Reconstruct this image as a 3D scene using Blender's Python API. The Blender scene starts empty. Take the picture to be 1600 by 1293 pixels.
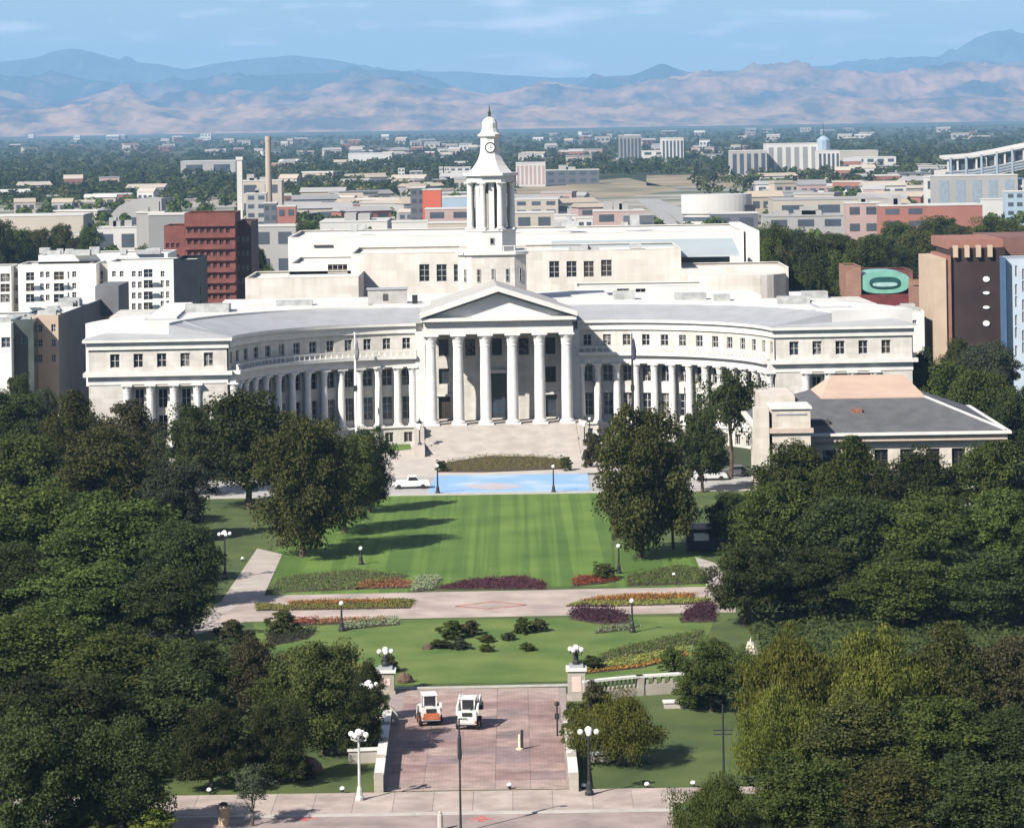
import bpy, math, random
import numpy as np
from mathutils import Vector, Matrix
R_ = math.radians
random.seed(7)
sc = bpy.context.scene
col = sc.collection

# ---------------------------------------------------------------- camera, sky, sun, exposure
CAM_H, FPX, CX, HY = 52.0, 4730.0, 800.0, 185.0     # eye height (m), focal length (px at 1600 wide), principal point
ROLL = R_(0.9)
HAZE_D = 6.0e-5
cam = bpy.data.cameras.new('camera'); camo = bpy.data.objects.new('camera', cam); col.objects.link(camo)
cam.sensor_width = 36.0; cam.sensor_fit = 'HORIZONTAL'; cam.lens = 36.0 * FPX / 1600.0
cam.shift_y = -(646.5 - HY) / 1600.0
cam.clip_start = 1.0; cam.clip_end = 150000.0
camo.location = (0, 0, CAM_H); camo.rotation_euler = (R_(90), ROLL, 0)
sc.camera = camo

SUN_EL, SUN_AZ = 38.0, 44.0          # azimuth: degrees to the left of straight-behind the camera
sd = Vector((-math.sin(R_(SUN_AZ)) * math.cos(R_(SUN_EL)), -math.cos(R_(SUN_AZ)) * math.cos(R_(SUN_EL)), math.sin(R_(SUN_EL))))
sun = bpy.data.lights.new('sun', 'SUN'); suno = bpy.data.objects.new('sun', sun); col.objects.link(suno)
sun.energy = 5.0; sun.angle = R_(0.53); sun.color = (1.0, 0.95, 0.87)
suno.rotation_euler = sd.to_track_quat('Z', 'Y').to_euler()
suno.location = (-100, -100, 200)

world = bpy.data.worlds.new('World'); sc.world = world; world.use_nodes = True
wt = world.node_tree; wn = wt.nodes; wl = wt.links
for n in list(wn): wn.remove(n)
wo = wn.new('ShaderNodeOutputWorld'); bg = wn.new('ShaderNodeBackground')
sky = wn.new('ShaderNodeTexSky'); sky.sky_type = 'NISHITA'; sky.sun_disc = False
sky.sun_elevation = R_(SUN_EL); sky.sun_rotation = math.atan2(sd.x, sd.y)
sky.air_density = 1.0; sky.dust_density = 0.2; sky.ozone_density = 3.0; sky.altitude = 1600
# a few thin fair-weather cloud wisps over the whole sky
tc = wn.new('ShaderNodeTexCoord'); mp = wn.new('ShaderNodeMapping'); mp.inputs['Scale'].default_value = (26, 26, 130)
mp.inputs['Location'].default_value = (0.35, 0.0, 2.2)
nz = wn.new('ShaderNodeTexNoise'); nz.inputs['Scale'].default_value = 1.0; nz.inputs['Detail'].default_value = 6
cr = wn.new('ShaderNodeValToRGB'); cr.color_ramp.elements[0].position = 0.52; cr.color_ramp.elements[1].position = 0.72
cr.color_ramp.elements[0].color = (0, 0, 0, 1); cr.color_ramp.elements[1].color = (0.55, 0.55, 0.55, 1)
mx = wn.new('ShaderNodeMix'); mx.data_type = 'RGBA'
mx.inputs[7].default_value = (24.0, 20.0, 20.5, 1)
wl.new(tc.outputs['Generated'], mp.inputs[0]); wl.new(mp.outputs[0], nz.inputs['Vector']); wl.new(nz.outputs[0], cr.inputs[0])
wl.new(cr.outputs[0], mx.inputs[0]); wl.new(sky.outputs[0], mx.inputs[6]); wl.new(mx.outputs[2], bg.inputs[0])
bg.inputs[1].default_value = 0.05
wl.new(bg.outputs[0], wo.inputs[0])
sc.view_settings.view_transform = 'Standard'; sc.view_settings.look = 'None'
sc.view_settings.exposure = 0.97; sc.view_settings.gamma = 1.0
sc.render.engine = 'CYCLES'
cy = sc.cycles
cy.use_denoising = True; cy.max_bounces = 6; cy.diffuse_bounces = 1; cy.glossy_bounces = 2; cy.transmission_bounces = 3
cy.transparent_max_bounces = 4; cy.volume_bounces = 0; cy.caustics_reflective = False; cy.caustics_refractive = False
cy.sample_clamp_indirect = 4.0

# ---------------------------------------------------------------- pixel (of the 1600 px photograph) to place
SR, CR_ = math.sin(ROLL), math.cos(ROLL)
def uv(px, py):
    dx, dy = px - CX, py - HY
    return dx * CR_ - dy * SR, dy * CR_ + dx * SR
def at(px, py, Y):
    u, v = uv(px, py); return Vector((u * Y / FPX, Y, CAM_H - v * Y / FPX))
def G(px, py, z=0.0):
    u, v = uv(px, py); Y = (CAM_H - z) * FPX / max(v, .5); return Vector((u * Y / FPX, Y, z))

# ---------------------------------------------------------------- materials
MATS = {}
def mat(name, c, rough=0.8, var=0.12, scale=0.6, c2=None, bump=0.0, bscale=None, metal=0.0, spec=0.3, detail=6.0, ramp=(0.35, 0.65)):
    if name in MATS: return MATS[name]
    m = bpy.data.materials.new(name); m.use_nodes = True; MATS[name] = m
    t = m.node_tree; n = t.nodes; l = t.links; p = n['Principled BSDF']
    p.inputs['Roughness'].default_value = rough; p.inputs['Metallic'].default_value = metal
    p.inputs['Specular IOR Level'].default_value = spec
    ge = n.new('ShaderNodeNewGeometry'); no = n.new('ShaderNodeTexNoise')
    no.inputs['Scale'].default_value = scale; no.inputs['Detail'].default_value = detail
    l.new(ge.outputs['Position'], no.inputs['Vector'])
    rp = n.new('ShaderNodeValToRGB'); e = rp.color_ramp.elements
    e[0].position, e[1].position = ramp
    a = c2 if c2 else tuple(x * (1 - var) for x in c); b = c if c2 else tuple(min(1, x * (1 + var)) for x in c)
    e[0].color = (*a, 1); e[1].color = (*b, 1)
    l.new(no.outputs[0], rp.inputs[0]); l.new(rp.outputs[0], p.inputs['Base Color'])
    if bump:
        n2 = n.new('ShaderNodeTexNoise'); n2.inputs['Scale'].default_value = bscale or scale * 6; n2.inputs['Detail'].default_value = 5
        l.new(ge.outputs['Position'], n2.inputs['Vector'])
        bp = n.new('ShaderNodeBump'); bp.inputs['Strength'].default_value = bump; bp.inputs['Distance'].default_value = 0.1
        l.new(n2.outputs[0], bp.inputs['Height']); l.new(bp.outputs[0], p.inputs['Normal'])
    return m

def stone_mat(name, c, block=(1.6, 0.8), var=0.1, mortar=0.82, rough=0.75, streak=.86):
    """coursed ashlar: block-to-block tint and fine joints (world x+y / z)"""
    if name in MATS: return MATS[name]
    m = mat(name, c, rough, var, 0.35, bump=0.08, bscale=3.0)
    t = m.node_tree; n = t.nodes; l = t.links; p = n['Principled BSDF']
    rp = [x for x in n if x.type == 'VALTORGB'][0]
    ge = [x for x in n if x.type == 'NEW_GEOMETRY'][0]
    sp = n.new('ShaderNodeSeparateXYZ'); l.new(ge.outputs['Position'], sp.inputs[0])
    ad = n.new('ShaderNodeMath'); ad.operation = 'ADD'; l.new(sp.outputs[0], ad.inputs[0]); l.new(sp.outputs[1], ad.inputs[1])
    cb = n.new('ShaderNodeCombineXYZ'); l.new(ad.outputs[0], cb.inputs[0]); l.new(sp.outputs[2], cb.inputs[1])
    br = n.new('ShaderNodeTexBrick'); br.inputs['Scale'].default_value = 1.0
    br.inputs['Brick Width'].default_value = block[0]; br.inputs['Row Height'].default_value = block[1]
    br.inputs['Mortar Size'].default_value = 0.03
    br.inputs['Color1'].default_value = (1, 1, 1, 1); br.inputs['Color2'].default_value = (0.86, 0.85, 0.83, 1)
    br.inputs['Mortar'].default_value = (mortar, mortar, mortar, 1)
    l.new(cb.outputs[0], br.inputs['Vector'])
    mu = n.new('ShaderNodeMix'); mu.data_type = 'RGBA'; mu.blend_type = 'MULTIPLY'; mu.inputs[0].default_value = 1
    l.new(rp.outputs[0], mu.inputs[6]); l.new(br.outputs[0], mu.inputs[7])
    # rain streaks: noise stretched along z
    mp_ = n.new('ShaderNodeMapping'); mp_.inputs['Scale'].default_value = (0.9, 0.9, 0.06); l.new(ge.outputs['Position'], mp_.inputs[0])
    ns = n.new('ShaderNodeTexNoise'); ns.inputs['Scale'].default_value = 1.0; ns.inputs['Detail'].default_value = 4; l.new(mp_.outputs[0], ns.inputs['Vector'])
    r2 = n.new('ShaderNodeValToRGB'); r2.color_ramp.elements[0].position = .3; r2.color_ramp.elements[1].position = .62
    r2.color_ramp.elements[0].color = (streak, streak * .98, streak * .95, 1); r2.color_ramp.elements[1].color = (1, 1, 1, 1); l.new(ns.outputs[0], r2.inputs[0])
    m3 = n.new('ShaderNodeMix'); m3.data_type = 'RGBA'; m3.blend_type = 'MULTIPLY'; m3.inputs[0].default_value = 1
    l.new(mu.outputs[2], m3.inputs[6]); l.new(r2.outputs[0], m3.inputs[7]); l.new(m3.outputs[2], p.inputs['Base Color'])
    return m

def leaf_mat(name, c1, c2, trans=0.3):
    m = bpy.data.materials.new(name); m.use_nodes = True; MATS[name] = m
    t = m.node_tree; n = t.nodes; l = t.links; p = n['Principled BSDF']; out = n['Material Output']
    p.inputs['Roughness'].default_value = 0.7; p.inputs['Specular IOR Level'].default_value = 0.1
    at_ = n.new('ShaderNodeAttribute'); at_.attribute_name = 'tone'
    oi = n.new('ShaderNodeObjectInfo')
    rp = n.new('ShaderNodeMix'); rp.data_type = 'RGBA'; rp.inputs[6].default_value = (*c1, 1); rp.inputs[7].default_value = (*c2, 1)
    l.new(at_.outputs['Fac'], rp.inputs[0])
    hs = n.new('ShaderNodeHueSaturation'); l.new(rp.outputs[2], hs.inputs['Color'])
    m1 = n.new('ShaderNodeMapRange'); m1.inputs[3].default_value = 0.475; m1.inputs[4].default_value = 0.515; l.new(oi.outputs['Random'], m1.inputs[0]); l.new(m1.outputs[0], hs.inputs['Hue'])
    m2 = n.new('ShaderNodeMapRange'); m2.inputs[3].default_value = 0.7; m2.inputs[4].default_value = 1.35; l.new(oi.outputs['Random'], m2.inputs[0]); l.new(m2.outputs[0], hs.inputs['Value'])
    l.new(hs.outputs[0], p.inputs['Base Color'])
    tr = n.new('ShaderNodeBsdfTranslucent'); l.new(hs.outputs[0], tr.inputs['Color'])
    ms = n.new('ShaderNodeMixShader'); ms.inputs[0].default_value = trans
    l.new(p.outputs[0], ms.inputs[1]); l.new(tr.outputs[0], ms.inputs[2]); l.new(ms.outputs[0], out.inputs[0])
    return m

# ---------------------------------------------------------------- mesh builder
class MB:
    def __init__(s): s.v = []; s.f = []
    def add(s, vs, fs):
        o = len(s.v); s.v += [tuple(x) for x in vs]; s.f += [tuple(o + i for i in f) for f in fs]; return s
    def quad(s, a, b, c, d): return s.add([a, b, c, d], [(0, 1, 2, 3)])
    def box(s, x0, x1, y0, y1, z0, z1):
        return s.add([(x0, y0, z0), (x1, y0, z0), (x1, y1, z0), (x0, y1, z0), (x0, y0, z1), (x1, y0, z1), (x1, y1, z1), (x0, y1, z1)],
                     [(3, 2, 1, 0), (4, 5, 6, 7), (0, 1, 5, 4), (1, 2, 6, 5), (2, 3, 7, 6), (3, 0, 4, 7)])
    def prism(s, poly, z0, z1):
        n = len(poly)
        a = sum(poly[i][0] * poly[(i + 1) % n][1] - poly[(i + 1) % n][0] * poly[i][1] for i in range(n))
        if a < 0: poly = poly[::-1]
        vs = [(p[0], p[1], z0) for p in poly] + [(p[0], p[1], z1) for p in poly]
        return s.add(vs, [tuple(range(n - 1, -1, -1)), tuple(range(n, 2 * n))] + [(i, (i + 1) % n, n + (i + 1) % n, n + i) for i in range(n)])
    def lathe(s, prof, seg=16, c=(0, 0, 0), rot=0.0, sx=1.0, sy=1.0):
        n = len(prof); vs = []
        for r, z in prof:
            for k in range(seg):
                a = rot + 2 * math.pi * k / seg; vs.append((c[0] + r * math.cos(a) * sx, c[1] + r * math.sin(a) * sy, c[2] + z))
        fs = [(i * seg + k, i * seg + (k + 1) % seg, (i + 1) * seg + (k + 1) % seg, (i + 1) * seg + k) for i in range(n - 1) for k in range(seg)]
        fs += [tuple(range(seg - 1, -1, -1)), tuple((n - 1) * seg + k for k in range(seg))]
        return s.add(vs, fs)
    def tube(s, p0, p1, r0, r1=None, seg=8):
        r1 = r0 if r1 is None else r1
        p0, p1 = Vector(p0), Vector(p1); d = (p1 - p0).normalized()
        a = d.cross(Vector((0, 0, 1)) if abs(d.z) < .9 else Vector((1, 0, 0))).normalized(); b = d.cross(a)
        vs = []
        for p, r in ((p0, r0), (p1, r1)):
            for k in range(seg):
                t = 2 * math.pi * k / seg; vs.append(p + (a * math.cos(t) + b * math.sin(t)) * r)
        return s.add(vs, [(k, (k + 1) % seg, seg + (k + 1) % seg, seg + k)[::-1] for k in range(seg)] + [tuple(range(seg)), tuple(range(2 * seg - 1, seg - 1, -1))])
    def ball(s, c, r, seg=10, sz=1.0):
        prof = [(max(.001, r * math.sin(math.pi * i / 6)), -r * sz * math.cos(math.pi * i / 6)) for i in range(7)]
        return s.lathe(prof, seg, c)
    def mesh(s, name):
        me = bpy.data.meshes.new(name); me.from_pydata(s.v, [], s.f); me.update(); return me
    def build(s, name, m, parent=None, loc=None, rz=0.0, smooth=False):
        me = s.mesh(name)
        if smooth: me.polygons.foreach_set('use_smooth', [True] * len(me.polygons))
        return link(name, me, m, parent, loc, rz)
def link(name, me, m, parent=None, loc=None, rz=0.0):
    o = bpy.data.objects.new(name, me); col.objects.link(o)
    if m is not None:
        if not me.materials: me.materials.append(m)
        if me.materials[0] is not m:
            o.material_slots[0].link = 'OBJECT'; o.material_slots[0].material = m
    if loc is not None: o.location = loc
    if rz: o.rotation_euler = (0, 0, rz)
    if parent: o.parent = parent
    return o
def tag(o, label=None, cat=None, group=None, kind=None):
    if label: o['label'] = label
    if cat: o['category'] = cat
    if group: o['group'] = group
    if kind: o['kind'] = kind
    return o
def thing(name, label, cat, loc=(0, 0, 0), rz=0.0, group=None):
    o = bpy.data.objects.new(name, None); col.objects.link(o); o.location = loc; o.rotation_euler = (0, 0, rz); o.empty_display_size = .5
    return tag(o, label, cat, group)
def copy_tree(o, parent=None):
    c = o.copy(); col.objects.link(c); c.parent = parent
    for ch in list(o.children): copy_tree(ch, c)
    return c

# palette
M_STONE = stone_mat('pale_granite', (0.55, 0.525, 0.485))
M_STONE2 = mat('smooth_pale_stone', (0.58, 0.56, 0.525), .7, .07, .5, bump=.05, bscale=4)
M_COL = mat('column_stone', (0.60, 0.59, 0.565), .65, .06, .8)
M_ROOFG = mat('lead_grey_roof', (0.30, 0.305, 0.315), .6, .07, .3, detail=9)
M_ROOFW = mat('white_roof_membrane', (0.57, 0.555, 0.525), .8, .11, .16, detail=11)
M_GLASS = mat('dark_window_glass', (0.018, 0.02, 0.024), .12, .3, .3, spec=.5)
M_FRAME = mat('window_frame_white', (0.42, 0.41, 0.40), .6, .05)
M_FRAMED = mat('window_frame_dark', (0.06, 0.055, 0.05), .6, .05)
M_IRON = mat('dark_iron', (0.025, 0.026, 0.026), .5, .2, 3)
M_GLOBE = mat('white_globe_glass', (0.85, 0.85, 0.82), .3, .03)
M_CREAM = stone_mat('cream_precast', (0.60, 0.56, 0.51), (3.2, 1.6), .05, .95, streak=.92)
M_WHITE = mat('white_render', (0.64, 0.63, 0.60), .8, .05, .3)
M_CONC = mat('pale_concrete', (0.36, 0.315, 0.28), .85, .12, .35, bump=.05)
M_BARK = mat('bark', (0.085, 0.062, 0.045), .9, .3, 4)

# ---------------------------------------------------------------- walls with real openings
WIN = {}
def win_meshes(w, h, nv, nh, fr=.09):
    k = (round(w, 2), round(h, 2), nv, nh)
    if k not in WIN:
        p = MB().box(-w / 2 - .02, w / 2 + .02, 0, .05, -h / 2 - .02, h / 2 + .02).mesh('window')
        b = MB(); t = -.08
        b.box(-w / 2, -w / 2 + fr, t, -.003, -h / 2, h / 2); b.box(w / 2 - fr, w / 2, t, -.003, -h / 2, h / 2)
        b.box(-w / 2 + fr, w / 2 - fr, t, -.003, h / 2 - fr, h / 2); b.box(-w / 2 + fr, w / 2 - fr, t, -.003, -h / 2, -h / 2 + fr)
        for i in range(nv):
            x = -w / 2 + w * (i + 1) / (nv + 1); b.box(x - .05, x + .05, t + .01, -.004, -h / 2 + fr, h / 2 - fr)
        for i in range(nh):
            z = -h / 2 + h * (i + 1) / (nh + 1); b.box(-w / 2 + fr, w / 2 - fr, t + .02, -.005, z - .04, z + .04)
        WIN[k] = (p, b.mesh('frame'))
    return WIN[k]
CURT = mat('pale_curtain', (0.33, 0.31, 0.28), .9, .1)
GLASSES = [M_GLASS, M_GLASS, mat('blue_window_glass', (.03, .04, .055), .08, .3, .4, spec=.6), mat('half_drawn_blind', (.02, .02, .022), .4, c2=(.16, .15, .135), scale=1.6, ramp=(.5, .53)), mat('brown_window_glass', (.05, .04, .033), .3, .3, .8)]
rgw = random.Random(77)
def window(parent, c, rz, w, h, nv=1, nh=1, glass=None, frame=None, curtain=None):
    p, fme = win_meshes(w, h, nv, nh)
    o = link('window', p, glass or rgw.choice(GLASSES), parent, c, rz)
    link('frame', fme, frame or M_FRAME, o)
    return o
def wall(parent, name, pt, s0, s1, z0, z1, ops, m, depth=.35, step=2.0, glass=None, frame=None, wins=True, nrm=None):
    """pt(s, d) -> (x, y) with d outward.  ops: (sa, sb, za, zb[, nv, nh])"""
    ss = {s0, s1}; zs = {z0, z1}
    for o in ops: ss |= {o[0], o[1]}; zs |= {o[2], o[3]}
    ss = sorted(ss); out = []
    for a, b in zip(ss, ss[1:]):
        n = max(1, int((b - a) / step)); out += [a + (b - a) * i / n for i in range(n)]
    ss = out + [ss[-1]]; zs = sorted(zs); b = MB()
    P = lambda s, z, d=0.0: (*pt(s, d), z)
    for i in range(len(ss) - 1):
        for j in range(len(zs) - 1):
            cs, cz = (ss[i] + ss[i + 1]) / 2, (zs[j] + zs[j + 1]) / 2
            if any(o[0] < cs < o[1] and o[2] < cz < o[3] for o in ops): continue
            b.quad(P(ss[i], zs[j]), P(ss[i + 1], zs[j]), P(ss[i + 1], zs[j + 1]), P(ss[i], zs[j + 1]))
    for o in ops:
        a, c, e, g = o[:4]; D = -depth
        b.quad(P(a, e), P(a, e, D), P(a, g, D), P(a, g)); b.quad(P(c, e, D), P(c, e), P(c, g), P(c, g, D))
        b.quad(P(a, g, D), P(c, g, D), P(c, g), P(a, g)); b.quad(P(a, e), P(c, e), P(c, e, D), P(a, e, D))
    wo_ = b.build(name, m, parent)
    if wins:
        for o in ops:
            a, c, e, g = o[:4]; nv, nh = (o[4], o[5]) if len(o) > 5 else (1, 1)
            p0 = Vector(pt(a, -depth)); p1 = Vector(pt(c, -depth)); d = p1 - p0
            cc = (p0 + p1) / 2
            window(parent, (cc.x, cc.y, (e + g) / 2), math.atan2(d.y, d.x), d.length, g - e, nv, nh, glass, frame)
    return wo_
def straight(p0, p1):
    p0, p1 = Vector(p0[:2]), Vector(p1[:2]); d = (p1 - p0).normalized(); n = Vector((d.y, -d.x))
    return (lambda s, dd: tuple(p0 + d * s + n * dd)), (p1 - p0).length

# ================================================================ THE SETTING
def sheet(name, poly, z, m, parent=None, kind='structure', thick=None, label=None):
    """flat ground sheet, poly in world xy"""
    b = MB(); n = len(poly)
    a = sum(poly[i][0] * poly[(i + 1) % n][1] - poly[(i + 1) % n][0] * poly[i][1] for i in range(n))
    if a < 0: poly = poly[::-1]
    if thick: b.prism([(p[0], p[1]) for p in poly], z - thick, z)
    else: b.add([(p[0], p[1], z) for p in poly], [tuple(range(n))])
    o = b.build(name, m, parent)
    if not parent: o['kind'] = kind
    if label: o['label'] = label
    return o
def psheet(name, pix, z, m, **k): return sheet(name, [G(*p) for p in pix], z, m, **k)

# base ground: suburb floor, dark vegetation mottled with dry grass, roofs too far to tell apart
m = bpy.data.materials.new('plain_ground'); m.use_nodes = True
t = m.node_tree; n = t.nodes; l = t.links; p = n['Principled BSDF']; p.inputs['Roughness'].default_value = .95; p.inputs['Specular IOR Level'].default_value = .1
ge = n.new('ShaderNodeNewGeometry')
n1 = n.new('ShaderNodeTexNoise'); n1.inputs['Scale'].default_value = .0022; n1.inputs['Detail'].default_value = 9; n1.inputs['Roughness'].default_value = .62; l.new(ge.outputs['Position'], n1.inputs['Vector'])
r1 = n.new('ShaderNodeValToRGB'); e = r1.color_ramp.elements; e[0].position = .40; e[1].position = .70
e[0].color = (.030, .042, .022, 1); e[1].color = (.17, .145, .10, 1); x = e.new(.54); x.color = (.055, .065, .036, 1)
l.new(n1.outputs[0], r1.inputs[0])
vo = n.new('ShaderNodeTexVoronoi'); vo.inputs['Scale'].default_value = .011; l.new(ge.outputs['Position'], vo.inputs['Vector'])
r2 = n.new('ShaderNodeValToRGB'); r2.color_ramp.elements[0].position = .10; r2.color_ramp.elements[1].position = .16
r2.color_ramp.elements[0].color = (1, 1, 1, 1); r2.color_ramp.elements[1].color = (0, 0, 0, 1); l.new(vo.outputs['Distance'], r2.inputs[0])
n3 = n.new('ShaderNodeTexNoise'); n3.inputs['Scale'].default_value = .0009; l.new(ge.outputs['Position'], n3.inputs['Vector'])
r3 = n.new('ShaderNodeValToRGB'); r3.color_ramp.elements[0].position = .5; r3.color_ramp.elements[1].position = .6; l.new(n3.outputs[0], r3.inputs[0])
mm = n.new('ShaderNodeMath'); mm.operation = 'MULTIPLY'; l.new(r2.outputs[0], mm.inputs[0]); l.new(r3.outputs[0], mm.inputs[1])
mi = n.new('ShaderNodeMix'); mi.data_type = 'RGBA'; mi.inputs[7].default_value = (.55, .52, .48, 1); l.new(mm.outputs[0], mi.inputs[0]); l.new(r1.outputs[0], mi.inputs[6])
l.new(mi.outputs[2], p.inputs['Base Color'])
M_GROUND = m
sheet('ground', [(-30000, -2000), (30000, -2000), (30000, 38000), (-30000, 38000)], 0.0, M_GROUND)

# ---------------------------------------------------------------- mountains: ridged height fields
def fbm_ridge(X, Y, seed, sc0, octv=7):
    rng = np.random.RandomState(seed); h = np.zeros_like(X); amp = 1.0; fr = 1.0 / sc0
    for o in range(octv):
        N = 64; g = rng.rand(N, N); x = (X * fr) % N; y = (Y * fr) % N
        i = np.floor(x).astype(int); j = np.floor(y).astype(int); a = x - i; b = y - j; a = a * a * (3 - 2 * a); b = b * b * (3 - 2 * b)
        i1 = (i + 1) % N; j1 = (j + 1) % N; i %= N; j %= N
        v = (g[j, i] * (1 - a) + g[j, i1] * a) * (1 - b) + (g[j1, i] * (1 - a) + g[j1, i1] * a) * b
        h += amp * (1 - np.abs(2 * v - 1)); amp *= .58; fr *= 2.03
    return h / 2.2
def mountain_mat(name, rock, green, g0, g1, sc1):
    m = bpy.data.materials.new(name); m.use_nodes = True
    t = m.node_tree; n = t.nodes; l = t.links; p = n['Principled BSDF']; p.inputs['Roughness'].default_value = .95; p.inputs['Specular IOR Level'].default_value = .05
    ge = n.new('ShaderNodeNewGeometry'); no = n.new('ShaderNodeTexNoise'); no.inputs['Scale'].default_value = sc1; no.inputs['Detail'].default_value = 9; no.inputs['Roughness'].default_value = .6
    mp = n.new('ShaderNodeMapping'); mp.inputs['Scale'].default_value = (1, .35, 1.6); l.new(ge.outputs['Position'], mp.inputs[0]); l.new(mp.outputs[0], no.inputs['Vector'])
    r = n.new('ShaderNodeValToRGB'); e = r.color_ramp.elements; e[0].position = g0; e[1].position = g1; e[0].color = (*green, 1); e[1].color = (*rock, 1)  # dark patches: vegetation, plus relief shading painted into the colour contrast
    l.new(no.outputs[0], r.inputs[0]); l.new(r.outputs[0], p.inputs['Base Color'])
    return m
def mountains(name, sky_pts, Y0, depth, base_z, rough, seed, m, nx=800, ny=110, relief=420.):
    xs_px = np.linspace(-700, 2300, nx); pts = np.array(sky_pts, float)
    prof = np.interp(xs_px, pts[:, 0], pts[:, 1])
    ker = np.ones(5) / 5; prof = np.convolve(np.pad(prof, 2, mode='edge'), ker, 'valid')
    yc = Y0 + depth * .55
    u = (xs_px - CX) - (prof - HY) * SR; v = (prof - HY) + (xs_px - CX) * SR
    Hc = CAM_H - v * yc / FPX; Xc = u * yc / FPX
    T = np.linspace(0, 1, ny)
    X = np.repeat(Xc[None, :], ny, 0); T2 = np.repeat(T[:, None], nx, 1); Yg = Y0 + T2 * depth
    env = np.where(T2 < .55, (T2 / .55) ** 1.25, 1 - ((T2 - .55) / .45) ** 1.5 * .8)
    rid = fbm_ridge(X, Yg, seed, relief * 8) - .55
    Z = base_z + (Hc[None, :] - base_z) * env + rid * rough * (Hc[None, :] * .9) * (np.sin(np.pi * np.clip(T2, 0, 1) ** .8) ** .6) * np.where(np.abs(T2 - .55) < .09, .06, 1.0)
    Z = np.where(T2 < .02, base_z, Z)
    vs = np.stack([X, Yg, Z], -1).reshape(-1, 3)
    i = np.arange(nx * ny).reshape(ny, nx); q = np.stack([i[:-1, :-1], i[:-1, 1:], i[1:, 1:], i[1:, :-1]], -1).reshape(-1, 4)
    me = bpy.data.meshes.new(name); me.from_pydata(vs.tolist(), [], q.tolist()); me.update()
    me.polygons.foreach_set('use_smooth', [True] * len(me.polygons))
    o = link(name, me, m); o['kind'] = 'structure'; return o
far = [(-700, 105), (-300, 96), (0, 98), (60, 90), (85, 80), (115, 76), (150, 84), (200, 97), (250, 101), (290, 110), (330, 101), (400, 92), (455, 87), (520, 94), (580, 106),
       (640, 113), (720, 112), (780, 117), (860, 122), (930, 121), (1000, 117), (1100, 113), (1200, 108), (1300, 103), (1400, 92), (1440, 88), (1480, 92), (1505, 72), (1530, 57), (1558, 48), (1590, 52), (1640, 60), (1750, 80), (2300, 70)]
mid = [(-700, 130), (-200, 120), (0, 124), (50, 118), (95, 116), (140, 126), (200, 131), (300, 126), (400, 118), (500, 114), (590, 109), (640, 113), (690, 126), (730, 145), (800, 155), (880, 142),
       (930, 122), (990, 118), (1018, 106), (1035, 99), (1055, 108), (1100, 119), (1160, 124), (1300, 122), (1400, 116), (1500, 112), (1600, 95), (1700, 100), (2300, 110)]
hill = [(-700, 150), (-100, 140), (0, 150), (60, 168), (120, 156), (180, 140), (240, 158), (300, 150), (400, 148), (480, 142), (560, 126), (610, 124), (680, 140), (760, 150), (800, 141), (860, 137), (940, 141), (1000, 134),
        (1100, 122), (1180, 112), (1260, 106), (1320, 112), (1420, 116), (1500, 104), (1600, 112), (1700, 110), (2300, 120)]
hill2 = [(-700, 178), (0, 172), (60, 172), (180, 160), (300, 176), (420, 166), (520, 160), (600, 152), (700, 162), (800, 166), (900, 170), (1000, 165), (1100, 168), (1200, 164), (1300, 150), (1400, 158), (1500, 150), (1600, 154), (2300, 160)]
mountains('mountain_range', far, 26000, 5000, 0, .5, 3, mountain_mat('far_forest_slope', (.07, .08, .085), (.02, .035, .04), .4, .65, .0025), relief=70)
mountains('forested_mountain_ridge', mid, 21000, 4500, 0, .75, 5, mountain_mat('forest_slope', (.17, .10, .075), (.012, .025, .03), .50, .64, .0030), relief=60)
mountains('bare_foothills', hill, 17000, 3600, 0, .9, 9, mountain_mat('dry_grass_slope', (.33, .19, .125), (.035, .04, .05), .40, .60, .0030), relief=68)
mountains('low_foothills', hill2, 14800, 2200, 0, .85, 12, mountain_mat('tan_slope', (.35, .215, .14), (.07, .06, .06), .38, .58, .0044), relief=48)

# ---------------------------------------------------------------- park ground (bottom to top of the picture)
m = mat('lawn_grass', (.108, .176, .034), .9, c2=(.066, .122, .021), scale=.11, bump=.2, bscale=8, detail=11, ramp=(.3, .68)); M_LAWN = m
m = mat('rough_grass', (.085, .11, .03), .9, c2=(.04, .065, .02), scale=.18, bump=.2, bscale=6, detail=8, ramp=(.3, .7)); M_GRASS = m
# mowing stripes on the main lawn
m = M_LAWN.copy(); m.name = 'striped_lawn'; t = m.node_tree; n = t.nodes; l = t.links; p = n['Principled BSDF']
ge = [x for x in n if x.type == 'NEW_GEOMETRY'][0]; rp = [x for x in n if x.type == 'VALTORGB'][0]
mpn = n.new('ShaderNodeMapping'); mpn.inputs['Scale'].default_value = (.75, .007, 1); l.new(ge.outputs['Position'], mpn.inputs[0])
wv = n.new('ShaderNodeTexNoise'); wv.inputs['Scale'].default_value = 1.0; wv.inputs['Detail'].default_value = 3; l.new(mpn.outputs[0], wv.inputs['Vector'])
r2 = n.new('ShaderNodeValToRGB'); r2.color_ramp.elements[0].position = .43; r2.color_ramp.elements[1].position = .56
r2.color_ramp.elements[0].color = (.76, .80, .72, 1); r2.color_ramp.elements[1].color = (1.12, 1.08, 1.03, 1); l.new(wv.outputs[0], r2.inputs[0])
mu = n.new('ShaderNodeMix'); mu.data_type = 'RGBA'; mu.blend_type = 'MULTIPLY'; mu.inputs[0].default_value = 1
l.new(rp.outputs[0], mu.inputs[6]); l.new(r2.outputs[0], mu.inputs[7]); l.new(mu.outputs[2], p.inputs['Base Color']); M_STRIPE = m
M_GARD = mat('garden_grass', (.125, .165, .04), .9, c2=(.058, .108, .02), scale=.16, bump=.25, bscale=6, detail=11, ramp=(.32, .66))
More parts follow.
